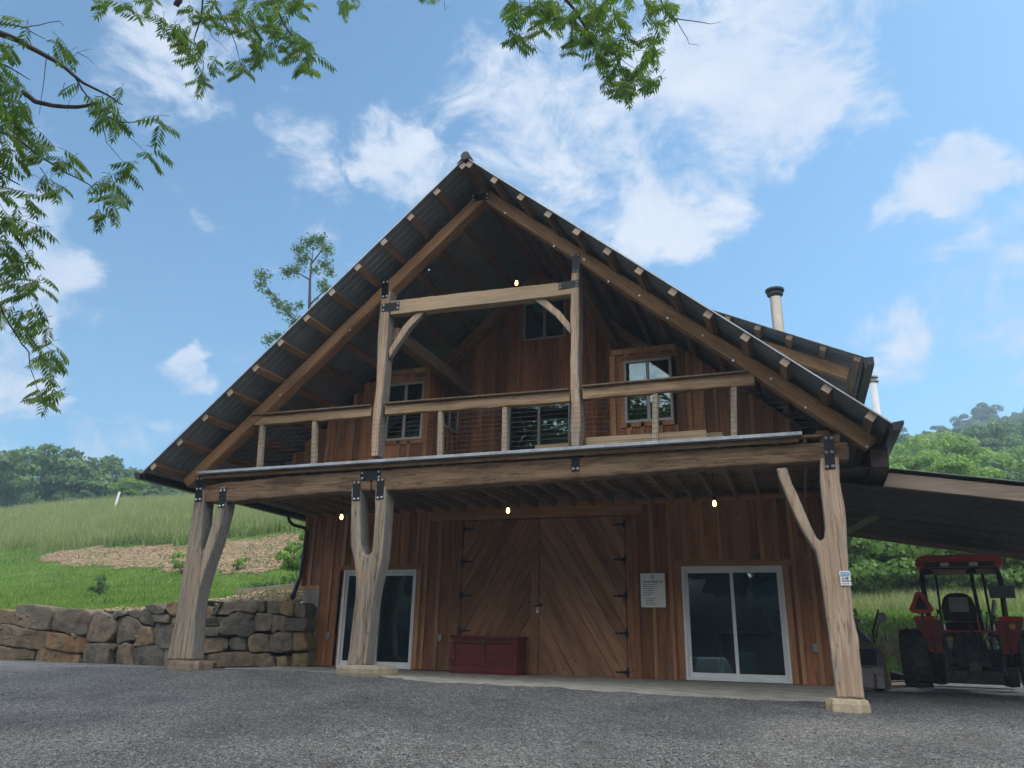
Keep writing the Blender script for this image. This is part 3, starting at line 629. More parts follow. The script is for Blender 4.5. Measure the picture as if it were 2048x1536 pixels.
# the window in the bay's side wall
f = .04; y0, y1, z0, z1 = 2.75, 3.6, 4.95, 5.5; xs = -1.88
mb = MB(); mb.box(xs - .04, xs + .03, y0, y0 + f, z0, z1); mb.box(xs - .04, xs + .03, y1 - f, y1, z0, z1); mb.box(xs - .04, xs + .03, y0 + f, y1 - f, z0, z0 + f); mb.box(xs - .04, xs + .03, y0 + f, y1 - f, z1 - f, z1); mb.box(xs - .04, xs + .02, 3.15, 3.2, z0 + f, z1 - f)
g = MB(); g.box(xs - .01, xs - .005, y0 + f, 3.15, z0 + f, z1 - f); g.box(xs - .01, xs - .005, 3.2, y1 - f, z0 + f, z1 - f)
wi = g.build('window', M['glass'], B); mb.build('frame', M['tan'], wi)
# near-black sheets behind the upper windows, standing in for unlit rooms
mb = MB(); mb.box(-1.9, 2, 6.2, 6.25, 3.56, 7.2); mb.box(-.65, .85, 4.6, 4.65, 6.9, 8.15); mb.box(-5.2, -1.95, 3.6, 3.65, 3.56, 5.9); mb.box(2.05, 5.2, 3.6, 3.65, 3.56, 5.9); mb.build('dark_backing', M['dark'], B)
# --- gutters
for s in (-1, 1):
    xo = s * HW; mb = MB(); zt = 3.43
    P = [(0, zt - .02), (0, zt - .13), (.09, zt - .13), (.14, zt - .05), (.14, zt)]; P2 = [(.132, zt), (.132, zt - .045), (.085, zt - .122), (.008, zt - .122), (.008, zt - .02)]
    mb.prism([(xo + s * a, b) for a, b in P + P2], YF - .03, YB + .05, .5); mb.prism([(xo + s * a, b) for a, b in P], YF - .035, YF - .03, .5)
    mb.prism([(xo - s * .03, 3.43), (xo - s * .03, 3.3), (xo, 3.3), (xo, 3.41)], YF + .05, YB - .05, .5)
    mb.build('gutter', M['gutter'], B)
dsp = [Y(577,1033,3.4), Y(579,1043,3.4), Y(587,1050,3.45), Y(610,1056,3.62), Y(613,1066,3.66), Y(607,1110,3.66), Y(600,1155,3.66), Y(594,1168,3.5), Y(585,1197,3.3)]
mb = MB(); mb.tube(dsp, [.04] * 7 + [.05, .055], 8); mb.build('downspout', M['gutter'], B, smooth=True)
mb = MB(); mb.bar(Y(1755,1030,3.6), Y(1690,1066,3.6), .06, .10); mb.build('mossy_board', M['moss'], B, bevel=.01)
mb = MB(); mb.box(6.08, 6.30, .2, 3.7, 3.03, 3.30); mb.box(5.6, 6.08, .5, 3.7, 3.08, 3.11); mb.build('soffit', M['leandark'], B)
# --- shed dormer on the right slope
def dz(x): return 8.867 - .495 * x
dm = MB(); n = int(8.6 / .075); vs = []; fs = []
x0, x1 = .3, 6.5
for i in range(n + 1):
    y = 3.0 + 8.6 * i / n; h = .022 if i % 3 == 2 else 0
    for xx in (x0, x1): vs += [(xx, y, dz(xx) + h), (xx, y, dz(xx) - .01 + h)]
for i in range(n):
    a = i * 4; b = a + 4; fs += [(a, a + 2, b + 2, b), (a + 1, b + 1, b + 3, a + 3), (a + 2, a + 3, b + 3, b + 2)]
fs += [(0, 1, 3, 2)]
dm.add(vs, fs, .5); do = dm.build('dormer', M['metalroof'], B)
for x in (3.6, 4.15, 4.7, 5.25, 5.82, 6.38):
    mb = MB(); t = Vector((1, 0, -.495)).normalized(); nn = Vector((-.495, 0, -1)).normalized(); q = []
    for yy in (3.03, 11.4):
        for (aa, bb) in ((-.055, .1), (.055, .1), (.055, .0), (-.055, .0)): q.append(Vector((x, yy, dz(x) - .014)) + t * aa + nn * bb)
    mb.add(q, [(0, 1, 2, 3), (7, 6, 5, 4), (0, 4, 5, 1), (1, 5, 6, 2), (2, 6, 7, 3), (3, 7, 4, 0)]).build('purlin', M['joist'], do)
mb = MB(); mb.prism([(.9, dz(.9) - .14), (6.25, dz(6.25) - .14), (6.17, dz(6.17) - .40), (.9, dz(.9) - .38)], 3.45, 3.62, .6); mb.build('rafter', M['rafR'], do, bevel=.01)
mb = MB(); mb.prism([(.6, dz(.6) - .2), (5.5, dz(5.5) - .2), (5.5, roofz(5.5) + .02), (.6, roofz(.6) + .02)], 3.66, 3.72, .45); mb.box(4.95, 5.0, 3.62, 3.655, 4.7, 6.15, .7); mb.build('cheek_wall', M['siding'], do)
mb = MB(); mb.prism([(5.45, 3.9), (5.45, dz(5.5) - .2), (5.5, dz(5.5) - .2), (5.5, 3.9)], 3.73, 11.2, .5); mb.build('outer_wall', M['siding'], do)
mb = MB(); mb.box(6.5, 6.62, 2.97, 11.7, dz(6.5) - .16, dz(6.5) - .01); mb.box(6.46, 6.5, 3.0, 11.6, dz(6.5) - .2, dz(6.5) - .03); mb.build('gutter', M['gutter'], do)
# --- flue pipes
c = Y(1555, 640, 7.5); mb = MB(); mb.lathe([(.14, c.z - 1.6), (.14, c.z + .62)], (c.x, 7.5, 0), 20); ch = mb.build('flue_pipe', M['pipe'], B, smooth=False)
ct = Y(1550, 582, 7.5); mb = MB(); mb.lathe([(.15, ct.z - .17), (.20, ct.z - .12), (.2, ct.z - .09), (.14, ct.z - .08), (.14, ct.z - .03), (.235, ct.z - .02), (.235, ct.z + .03), (.1, ct.z + .09)], (c.x, 7.5, 0), 20); mb.build('cap', M['gutter'], ch)
c = Y(1749, 790, 9); mb = MB(); mb.lathe([(.085, c.z - 1.6), (.085, c.z + .32)], (c.x, 9, 0), 16); ch = mb.build('flue_pipe', M['white'], B)
mb = MB(); zt = c.z + .34; mb.lathe([(.14, zt), (.14, zt + .03), (.07, zt + .04), (.07, zt + .1), (.14, zt + .11), (.14, zt + .14)], (c.x, 9, 0), 16); mb.build('cap', M['grey'], ch)
# --- lean-to on the right
lt = thing('lean_to_shelter', 'open lean-to shelter with a sloping boarded roof over the tractor', 'shelter', (7.5, 5.5, 0))
def lz(x): return 3.146 - .172 * (x - 6.35)
x0, x1 = 6.36, 12.0; YL0, YL1 = .9, 6.85
mb = MB(); n = 66; vs = []; fs = []
for i in range(n + 1):
    y = YL0 - .05 + (YL1 - YL0 + .1) * i / n; h = .012 if i % 3 == 2 else 0
    for xx in (x0, x1): vs += [(xx, y, lz(xx) + .0 + h), (xx, y, lz(xx) - .008 + h)]
for i in range(n):
    a = i * 4; b = a + 4; fs += [(a, a + 2, b + 2, b), (a + 1, b + 1, b + 3, a + 3), (a + 2, a + 3, b + 3, b + 2)]
fs += [(0, 1, 3, 2)]
mb.add(vs, fs, .4).build('roof', M['metalroof'], lt)
for y in (YL0, 2.9, 4.9, YL1 - .1):
    mb = MB(); mb.prism([(x0, lz(x0) - .062), (x1, lz(x1) - .062), (x1, lz(x1) - .262), (x0 - (.1 if y < 1 else 0), lz(x0) - .262)], y, y + .09); mb.build('rafter', M['leanwood'], lt, bevel=.008)
x = 6.42
while x < 12:
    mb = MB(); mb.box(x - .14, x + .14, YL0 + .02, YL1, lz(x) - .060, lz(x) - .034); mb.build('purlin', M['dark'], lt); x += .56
mb = MB()
xq = 5.54
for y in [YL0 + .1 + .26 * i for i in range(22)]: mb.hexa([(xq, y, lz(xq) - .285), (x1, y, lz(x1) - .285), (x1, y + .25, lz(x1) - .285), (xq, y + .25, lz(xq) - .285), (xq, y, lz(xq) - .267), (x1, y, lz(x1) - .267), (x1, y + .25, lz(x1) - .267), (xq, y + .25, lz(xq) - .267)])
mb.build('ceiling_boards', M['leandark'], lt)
for (x, y) in ((11.6, 1.2), (11.6, 6.5)): mb = MB(); mb.box(x - .1, x + .1, y - .1, y + .1, -.3, lz(x) - .29); mb.build('post', M['leanwood'], lt, bevel=.01)
# ------------------------------------------------------------------ ground
def sstep(a, b, x): t = min(1, max(0, (x - a) / (b - a))); return t * t * (3 - 2 * t)
def gbase(x):
    if x < -14: return -.16
    if x < -5.5: return .02 + (-.16 - .02) * (-5.5 - x) / 8.5
    if x < -1.9: return .02 + .04 * (x + 5.5) / 3.6
    if x < 1: return .06 - .03 * (x + 1.9) / 2.9
    if x < 5.5: return .03 - .17 * (x - 1) / 4.5
    return -.14
def G(x, y):
    b = gbase(x)
    if y > 0: return b + ((-.12 if x > 5.4 else (-.10 if x < -5.7 else -.05)) - b) * sstep(0, 3.5, y) - (.0 if abs(x) > 5.6 else .0)
    if y > -14: return b - .094 * (-y) - .0006 * y * y + .02 * math.sin(x * .7 + 1) * sstep(0, 4, -y) + .012 * math.sin(x * 2.1 + y * 1.7)*sstep(0,2,-y)
    return G(x, -13.99) - .03 * (-14 - y)
def top_edge(x): return 1.06 + .26 * sstep(-9.6, -7.8, x)
def Lh(x, y):
    s = -.45 * (x - CAM.x) + .893 * (y - CAM.y); sw = -.45 * (x - CAM.x) + .893 * (3.6 - CAM.y); t = max(0, s - sw)
    f = .19 * min(t, 6) + .355 * max(0, min(t, 29) - 6)
    if t > 29: f += .355 * 3 * (1 - math.exp(-(t - 29) / 3)) - .08 * min(20, t - 29)
    if t > 52: f += .17 * (min(t, 110) - 52)
    if t > 110: f += .20 * (min(t, 190) - 110)
    return top_edge(x) + f + .10 * math.sin(x * .35 + 1) * sstep(2, 12, t) + .12 * math.sin(x * .21 + y * .3) * sstep(8, 20, t)
def Rh(x, y):
    z = 1.5 + .11 * (min(y, 24) - 13.6)
    if y > 24: z += .218 * (min(y, 90) - 24) + .26 * max(0, min(y, 255) - 90) + .0015 * max(0, min(y, 255) - 100) * (x - 60)
    return z + .08 * math.sin(x * .8) + .1 * math.sin(x * .23 + y * .2)
def H(x, y):
    if y < 13.6 and x <= -5.5: return Lh(x, y)
    k = sstep(-8, 6, x); r = Rh(x, max(y, 13.6)); l = Lh(x, y)
    return l * (1 - k) + r * k
def axis_pts(a, b, fine0, fine1, step, grow=1.12):
    p = list(np.arange(fine0, fine1 + 1e-6, step)); s = step
    while p[0] > a: s *= grow; p.insert(0, p[0] - s)
    s = step
    while p[-1] < b: s *= grow; p.append(p[-1] + s)
    return p
def sheet(name, xs, ys, fn, mat, keep=lambda x, y: True, kind='structure', label=None):
    V = np.array([[x, y, fn(x, y)] for y in ys for x in xs], dtype=np.float32); nx = len(xs); F = []
    for j in range(len(ys) - 1):
        for i in range(nx - 1):
            if keep((xs[i] + xs[i + 1]) / 2, (ys[j] + ys[j + 1]) / 2): F.append((j * nx + i, j * nx + i + 1, (j + 1) * nx + i + 1, (j + 1) * nx + i))
    o = np_mesh(name, V, np.array(F, dtype=np.int32), None, mat, smooth=True)
    return tag(o, label, None, None, kind)
def ground_mat(name, kind):
    m, nt, p, o = mat_base(name); vec, at, raw = coords(nt, (1, 1, 1))
    def noise(sc, det=5, ro=.6, sx=(1, 1, 1)):
        n = N(nt, 'ShaderNodeTexNoise', i_Scale=sc, i_Detail=float(det), i_Roughness=ro); mp = N(nt, 'ShaderNodeMapping'); mp.inputs['Scale'].default_value = sx; LK(nt, raw, mp.inputs['Vector']); LK(nt, mp.outputs[0], n.inputs['Vector']); return n.outputs['Fac']
    def vor(sc): v = N(nt, 'ShaderNodeTexVoronoi', i_Scale=sc); LK(nt, raw, v.inputs['Vector']); return v
    if kind == 'gravel':
        v1 = vor(95.); v2 = vor(38.); sp = N(nt, 'ShaderNodeSeparateColor'); LK(nt, v1.outputs['Color'], sp.inputs[0]); sp2 = N(nt, 'ShaderNodeSeparateColor'); LK(nt, v2.outputs['Color'], sp2.inputs[0])
        c = ramp(nt, MATH(nt, 'ADD', MATH(nt, 'MULTIPLY', sp.outputs[0], .65), MATH(nt, 'MULTIPLY', sp2.outputs[0], .35)), [(.05, (.032, .033, .033)), (.35, (.083, .084, .083)), (.62, (.143, .143, .140)), (.8, (.225, .223, .216)), (.97, (.42, .415, .39))])
        big = noise(.55, 6, .65); c = MIXC(nt, 1.0, c, ramp(nt, big, [(.32, (.62, .62, .63)), (.5, (.95, .95, .95)), (.66, (1.18, 1.17, 1.14))]), 'MULTIPLY')
        sx_ = N(nt, 'ShaderNodeSeparateXYZ'); LK(nt, raw, sx_.inputs[0]); wob = MATH(nt, 'MULTIPLY', noise(.35, 3, .5), 1.6)
        yy = MATH(nt, 'ADD', MATH(nt, 'SUBTRACT', sx_.outputs[1], MATH(nt, 'MULTIPLY', sx_.outputs[0], .10)), wob)
        for y0_, gain in ((-2.3, 1.0), (-3.9, 1.0), (-6.2, .8), (-7.7, .8)):
            mr_ = N(nt, 'ShaderNodeMapRange', interpolation_type='SMOOTHSTEP'); mr_.inputs['From Min'].default_value = .38; mr_.inputs['From Max'].default_value = .1; mr_.inputs['To Max'].default_value = .5 * gain
            LK(nt, MATH(nt, 'ABSOLUTE', MATH(nt, 'SUBTRACT', yy, y0_)), mr_.inputs['Value'])
            c = MIXC(nt, MATH(nt, 'MULTIPLY', mr_.outputs[0], noise(2.5, 4, .6)), c, MIXC(nt, 1.0, c, (1.5, 1.47, 1.4), 'MULTIPLY'))
        soil = N(nt, 'ShaderNodeMapRange'); soil.inputs['From Min'].default_value = .56; soil.inputs['From Max'].default_value = .72; soil.inputs['To Max'].default_value = .75; LK(nt, noise(1.7, 7, .7), soil.inputs['Value'])
        c = MIXC(nt, soil.outputs[0], c, (.075, .07, .062))
        h = MATH(nt, 'ADD', MATH(nt, 'MULTIPLY', v1.outputs['Distance'], -.5), MATH(nt, 'MULTIPLY', v2.outputs['Distance'], -1.0)); bump(nt, p, h, .9, .02); rough = .9
    elif kind == 'slab':
        n1 = noise(3.0, 8, .7); c = ramp(nt, n1, [(.3, (.17, .16, .135)), (.5, (.27, .255, .22)), (.7, (.36, .34, .30))]); n2 = noise(60, 3, .7); bump(nt, p, n2, .4, .006)
        mr = N(nt, 'ShaderNodeMapRange'); mr.inputs['From Min'].default_value = .52; mr.inputs['From Max'].default_value = .7; mr.inputs['To Max'].default_value = .6; LK(nt, noise(5, 9, .75), mr.inputs['Value']); c = MIXC(nt, mr.outputs[0], c, (.16, .15, .135)); rough = .85
    elif kind == 'grass':
        n1 = noise(1.3, 7, .7); c = ramp(nt, n1, [(.3, (.05, .10, .018)), (.5, (.10, .18, .033)), (.7, (.17, .25, .05))]); bump(nt, p, noise(40, 4, .7), .8, .05); rough = .9
    elif kind == 'straw':
        n1 = noise(14, 6, .75, (1, 3, 1)); c = ramp(nt, n1, [(.3, (.10, .068, .042)), (.5, (.24, .175, .11)), (.7, (.38, .295, .19))]); bump(nt, p, n1, 1.0, .05); rough = .95
    elif kind == 'earth':
        n1 = noise(4, 7, .7); c = ramp(nt, n1, [(.3, (.012, .010, .007)), (.5, (.03, .024, .016)), (.7, (.06, .048, .032))]); bump(nt, p, n1, 1.0, .08); rough = .95
    LK(nt, c, p.inputs['Base Color']); p.inputs['Roughness'].default_value = rough; p.inputs['Specular IOR Level'].default_value = .2
    return m
for k in ('gravel', 'slab', 'grass', 'straw', 'earth'): M['g_' + k] = ground_mat('ground_' + k, k)
xs = axis_pts(-60, 60, -15, 12, .3); ys = axis_pts(-70, 13, -12, 4, .25)
ys = [q for q in ys if q < 13] + [13.2]
sheet('gravel_yard', xs, ys, G, M['g_gravel'], keep=lambda x, y: not (-5.45 < x < 5.35 and y > 4.0))
# concrete apron in front of the barn: an irregular front edge half covered by gravel
ed = [(-5.75, 1.5), (-5.0, 1.3), (-4.2, 1.1), (-3.3, .8), (-2.4, .35), (-1.4, -.02), (-.5, -.22), (.1, -.28), (.8, -.2), (1.5, -.08), (2.2, -.02), (2.9, .02), (3.5, .34), (4.2, .65), (4.9, 1.05), (5.75, 1.5)]
def edge_y(x):
    for (a, b) in zip(ed[:-1], ed[1:]):
        if a[0] <= x <= b[0]: return a[1] + (b[1] - a[1]) * (x - a[0]) / (b[0] - a[0]) + .05 * math.sin(x * 5.3) + .03 * math.sin(x * 13.1)
    return .4
xs = list(np.linspace(-5.74, 5.74, 160)); V = []; F = []
for i, x in enumerate(xs):
    e = edge_y(x); V += [(x, e - .14, G(x, e - .14) - .012), (x, e, G(x, e) + .012), (x, (e + YW) / 2, (G(x, (e + YW) / 2) + .0) * .4 + .004), (x, YW + .06, .0)]
for i in range(len(xs) - 1):
    for k in range(3): F.append((i * 4 + k, (i + 1) * 4 + k, (i + 1) * 4 + k + 1, i * 4 + k + 1))
# lower the gravel under the apron
gy = bpy.data.objects['gravel_yard'].data
for vtx in gy.vertices:
    if abs(vtx.co.x) < 5.6 and vtx.co.y > edge_y(vtx.co.x) + .1: vtx.co.z -= .12
o = np_mesh('concrete_apron', np.array(V, dtype=np.float32), np.array(F, dtype=np.int32), None, M['g_slab'], smooth=True); tag(o, kind='structure')
# hillside meadow, field and hills
def nonuni(lo, hi, dense, step, grow): return axis_pts(lo, hi, dense[0], dense[1], step, grow)
xs = nonuni(-260, 300, (-16, 14), .5, 1.07); ys = [3.5, 3.9, 4.3] + [q for q in nonuni(4.8, 380, (4.8, 16), .5, 1.06) if q > 4.5]
xs = [x for x in xs if abs(x + 5.6) > .3 and abs(x - 5.6) > .3] + [-5.6, 5.6]; xs.sort(); ys = [y for y in ys if abs(y - 13.5) > .3] + [13.45, 13.7]; ys.sort()
sheet('grass_hillside', xs, ys, H, M['g_grass'], keep=lambda x, y: (x < -5.6) or (y > 13.5))
# cut bank at the right
V = []; F = []; n = 90
for i in range(n + 1):
    x = 3 + 40 * i / n
    for (yy, zz) in ((12.75, -.2), (12.95, .15), (13.1, .5), (13.22, .9), (13.3, 1.15), (13.5, H(x, 13.7) - .02), (13.72, H(x, 13.72) + .01)):
        V.append((x, yy + random.uniform(-.1, .1), zz + random.uniform(-.05, .05) * (zz > 0)))
for i in range(n):
    for k in range(6): F.append((i * 7 + k, (i + 1) * 7 + k, (i + 1) * 7 + k + 1, i * 7 + k + 1))
o = np_mesh('earth_bank', np.array(V, dtype=np.float32), np.array(F, dtype=np.int32), None, M['g_earth'], smooth=True); tag(o, kind='structure')
# everything else out to the horizon, with a wooded rise behind the camera
def Bh(x, y): return -1.9 + .16 * max(0, -y - 34) if y < -34 else -1.9
xs = axis_pts(-2500, 2500, -60, 60, 12, 1.25); ys = axis_pts(-2500, 2500, -60, 60, 12, 1.25)
sheet('ground', xs, ys, lambda x, y: (-4 if y > -30 else -2.3 + .16 * min(90, -30 - y)) , M['g_earth'])
def stuff_mesh(name, V, F, T, mat, label, cat, smooth=False):
    o = np_mesh(name, V, F, T, mat, smooth=smooth); return tag(o, label, cat, None, 'stuff')
rng = np.random.default_rng(3)
# ------------------------------------------------------------------ grass, straw, pebbles
def blades(pts, h, wd, lean=.35, hvar=.4, bend=True):
    n = len(pts); a = rng.uniform(0, 2 * np.pi, n); hh = h * (1 + hvar * rng.uniform(-1, 1, n)); la = rng.uniform(0, 2 * np.pi, n); l = lean * rng.uniform(.2, 1, n)
    dx = np.stack([np.cos(a), np.sin(a), 0 * a], 1) * (wd / 2 * rng.uniform(.6, 1.4, n))[:, None]; ln = np.stack([np.cos(la) * l * hh, np.sin(la) * l * hh, 0 * a], 1)
    up = np.zeros((n, 3)); up[:, 2] = hh
    b0, b1 = pts - dx, pts + dx; m0, m1 = pts + up * .55 + ln * .35 - dx * .8, pts + up * .55 + ln * .35 + dx * .8; tp = pts + up * (1 - .25 * l[:, None]) + ln
    V = np.stack([b0, b1, m1, m0, tp - dx * .15, tp + dx * .15], 1).reshape(-1, 3); i = np.arange(n)[:, None] * 6
    F = np.concatenate([i + np.array([[0, 1, 2, 3]]), i + np.array([[3, 2, 5, 4]])], 0)
    return V, F, np.tile(rng.uniform(0, 1, n), 2)
def in_patch(x, y):   # straw patch on the slope, in hillside distance s
    s = -.45 * (x - CAM.x) + .893 * (y - CAM.y); q = x * .893 + y * .45
    u = (math.hypot((s - 28.3) / 4.1, 0)); return u
def scatter(n, x0, x1, y0, y1, ok, fn=H, dz=-.01):
    P = []; 
    while len(P) < n:
        x = rng.uniform(x0, x1, n); y = rng.uniform(y0, y1, n)
        P += [(a, b, fn(a, b) + dz) for a, b in zip(x, y) if ok(a, b)]
    return np.array(P[:n])
Rv = np.array([RGT[:], UPV[:], FWD[:]]); Cv = np.array(CAM[:])
def pix(p):
    d = Rv @ (np.array(p) - Cv); return 1024 + FPX * d[0] / d[2], 768 - FPX * d[1] / d[2], d[2]
def strawy(x, y):
    """how much straw lies here: the strip behind the stone wall and the oval patch up the slope"""
    s = -.45 * (x - CAM.x) + .893 * (y - CAM.y); sw = -.45 * (x - CAM.x) + .893 * (3.6 - CAM.y); t = s - sw
    w_ = .35 * math.sin(x * 1.7) + .25 * math.sin(x * 4.1 + y)
    strip = sstep(-12.2, -9.0, x + w_) * 2.0
    if t < strip + w_ * .5 and x > -12: return 1
    th_ = math.atan2(-(x - CAM.x), y - CAM.y)      # azimuth left of +y
    lo, hi = math.radians(33.5), math.radians(51.5)
    if lo < th_ < hi:
        f = (th_ - lo) / (hi - lo); c_ = 12.2 - 2.4 * f; hw_ = 3.6 * math.sqrt(max(0, 1 - max(0, (f - .25) / .75) ** 2.2)) 
        if abs(t - c_ + 1.0 * math.sin(f * 5)) < hw_ * .82 + w_ * .7: return 1
    return 0
P = scatter(16000, -34, -5.7, 3.6, 36, lambda x, y: strawy(x, y), dz=.015)
n = len(P); a = rng.uniform(0, np.pi, n); ln = rng.uniform(.06, .22, n); wd = rng.uniform(.004, .010, n) * 1.6
d = np.stack([np.cos(a) * ln, np.sin(a) * ln, rng.uniform(-.25, .35, n) * ln], 1); q = np.stack([-np.sin(a) * wd, np.cos(a) * wd, 0 * a + wd * .6], 1)
P[:, 2] += rng.uniform(0, .06, n)
V = np.stack([P - q, P + q, P + d + q, P + d - q], 1).reshape(-1, 3); F = np.arange(4 * n).reshape(-1, 4)
M['straw'] = leafmat('straw_stalks', (.13, .085, .045), (.34, .25, .145), (.54, .44, .28), trans=.1, rough=.8)
stuff_mesh('straw', V, F, rng.uniform(0, 1, n), M['straw'], 'loose tan straw mulch spread behind the stone wall and up the slope', 'straw')
# straw-covered ground sheets
for nm, test in (('straw_bed', lambda x, y: strawy(x, y)),):
    xs = np.arange(-34, -5.6, .14); ys = np.arange(3.55, 36, .14); V = []; F = []; idx = {}
    def vi(i, j):
        if (i, j) not in idx: idx[(i, j)] = len(V); x, y = xs[i], ys[j]; V.append((x, y, H(x, y) + .012 + random.uniform(0, .035)))
        return idx[(i, j)]
    for i in range(len(xs) - 1):
        for j in range(len(ys) - 1):
            if test(xs[i] + .07 + random.uniform(-.12, .12), ys[j] + .07 + random.uniform(-.12, .12)): F.append((vi(i, j), vi(i + 1, j), vi(i + 1, j + 1), vi(i, j + 1)))
    o = np_mesh(nm, np.array(V, dtype=np.float32), np.array(F, dtype=np.int32), None, M['g_straw'], smooth=True); tag(o, kind='structure')
def tt(x, y): return .893 * (y - 3.6)
def meadow_line(x, y):
    th_ = math.degrees(math.atan2(-(x - CAM.x), y - CAM.y)); return tt(x, y) > 14.6 - .12 * (th_ - 33) + .5 * math.sin(x * .9) + .3 * math.sin(x * 2.3)
M['lawn'] = leafmat('lawn_blades', (.07, .13, .02), (.16, .26, .04), (.34, .40, .11), trans=.35, patch=.8)
P = scatter(90000, -34, -5.7, 3.6, 26, lambda x, y: not strawy(x, y) and not meadow_line(x, y) and math.degrees(math.atan2(-(x - CAM.x), y - CAM.y)) < 58)
V, F, T = blades(P, .085, .016, .6); stuff_mesh('lawn', V, F, T, M['lawn'], 'short mown green lawn on the slope above the stone wall', 'lawn')
M['meadow'] = leafmat('meadow_blades', (.15, .18, .07), (.27, .30, .13), (.50, .49, .28), trans=.38, patch=.8)
P = scatter(70000, -60, -5, 12, 52, lambda x, y: meadow_line(x, y) and not strawy(x, y) and 22 < math.degrees(math.atan2(-(x - CAM.x), y - CAM.y)) < 57 and tt(x, y) < 33)
V, F, T = blades(P, .75, .035, .45); stuff_mesh('meadow_grass', V, F, T, M['meadow'], 'tall pale seeding grass of the meadow on the left hillside', 'grass')
M['weed'] = leafmat('weed_leaves', (.06, .12, .025), (.13, .23, .055), (.24, .34, .10), trans=.3)
P = scatter(2600, -34, -5.7, 3.6, 26, lambda x, y: not meadow_line(x, y) and (math.sin(x * 1.3 + y) + math.sin(y * 2.1 - x * .7)) > .6)
V, F, T = blades(P, .22, .03, .9); stuff_mesh('weed_tufts', V, F, T, M['weed'], 'darker taller weed tufts dotted over the lawn and straw', 'weeds')
# dark weeds where the meadow meets the straw
P = scatter(5500, -30, -5.7, 12, 24, lambda x, y: meadow_line(x, y) and tt(x, y) < 18.5 + 1.5 * math.sin(x * .6) and 33 < math.degrees(math.atan2(-(x - CAM.x), y - CAM.y)) < 48)
V, F, T = blades(P, .5, .05, 1.0); stuff_mesh('weeds', V, F, T, M['weed'], 'band of dark green weeds at the foot of the tall meadow grass', 'weeds')
P = scatter(12000, 3, 20, 13.55, 20.5, lambda x, y: y > 15.6 + .4 * math.sin(x)); V, F, T = blades(P, .5, .028, .5); stuff_mesh('field_grass', V, F, T, M['meadow'], 'tall pale grass growing above the cut bank behind the tractor', 'grass')
P = scatter(34000, 3, 24, 13.4, 19, lambda x, y: True); V, F, T = blades(P, .15, .02, .6); stuff_mesh('bank_turf', V, F, T, M['lawn'], 'short bright turf along the top of the cut bank', 'grass')
P = scatter(18000, 4, 20, 12.75, 13.5, lambda x, y: True, fn=lambda x, y: float(np.interp(y, [12.75, 12.95, 13.1, 13.22, 13.3, 13.5], [-.2, .15, .5, .9, 1.15, 1.45]))); V, F, T = blades(P, .26, .03, 1.1); stuff_mesh('bank_weeds', V, F, T, M['weed'], 'dark weeds and roots hanging on the face of the cut bank', 'weeds')
# pebbles and wood chips on the gravel
def pebbles(n, smin, smax, ok, mat, name, label, flat=.6, el=1.0):
    P = []
    while len(P) < n:
        v = rng.uniform(1330, 1560, 4000); u = rng.uniform(-60, 2110, 4000)
        for uu, vv in zip(u, v):
            d = ray(uu, vv)
            z = 0.0; 
            t = (-.3 - CAM.z) / d.z if d.z < 0 else -1
            for _ in range(6):
                if t <= 0: break
                p = CAM + d * t; gz = G(p.x, p.y) ; t = (gz - CAM.z) / d.z
            if t <= 0 or t > 16: continue
            p = CAM + d * t
            if ok(p.x, p.y): P.append((p.x, p.y, G(p.x, p.y)))
    P = np.array(P[:n]); s = rng.uniform(smin, smax, n) * rng.uniform(.5, 1, n)
    base = np.array([[1, 0, 0], [0, 1, 0], [-1, 0, 0], [0, -1, 0], [0, 0, 1], [0, 0, -1]], float)
    B_ = base[None] * rng.uniform(.6, 1.3, (n, 6, 1)) * np.array([1 * el, 1, flat]); a = rng.uniform(0, 6.28, n); c, s_ = np.cos(a)[:, None], np.sin(a)[:, None]
    Xr = B_[..., 0] * c - B_[..., 1] * s_; Yr = B_[..., 0] * s_ + B_[..., 1] * c
    V = (np.stack([Xr, Yr, B_[..., 2]], -1) * s[:, None, None] + P[:, None, :] + np.array([0, 0, .002])).reshape(-1, 3)
    f = np.array([[0, 1, 4], [1, 2, 4], [2, 3, 4], [3, 0, 4], [1, 0, 5], [2, 1, 5], [3, 2, 5], [0, 3, 5]])
    F = (f[None] + (np.arange(n) * 6)[:, None, None]).reshape(-1, 3)
    stuff_mesh(name, V, F, np.repeat(rng.uniform(0, 1, n), 8), mat, label, 'gravel')
M['pebble'] = leafmat('pebble_stone', (.05, .05, .052), (.135, .137, .138), (.42, .415, .39), trans=0, rough=.85)
M['chip'] = leafmat('wood_chips', (.04, .03, .025), (.10, .075, .055), (.3, .24, .17), trans=0, rough=.9)
off_apron = lambda x, y: not (abs(x) < 5.7 and y > edge_y(x) - .1)
pebbles(1500, .016, .03, off_apron, M['pebble'], 'larger_stones', 'larger loose stones scattered over the gravel yard', .5)
pebbles(26000, .005, .016, off_apron, M['pebble'], 'loose_stones', 'loose grey gravel stones over the yard')
pebbles(2200, .006, .013, lambda x, y: True, M['chip'], 'debris', 'small dark twigs and wood chips scattered over the yard', .3, 4.0)
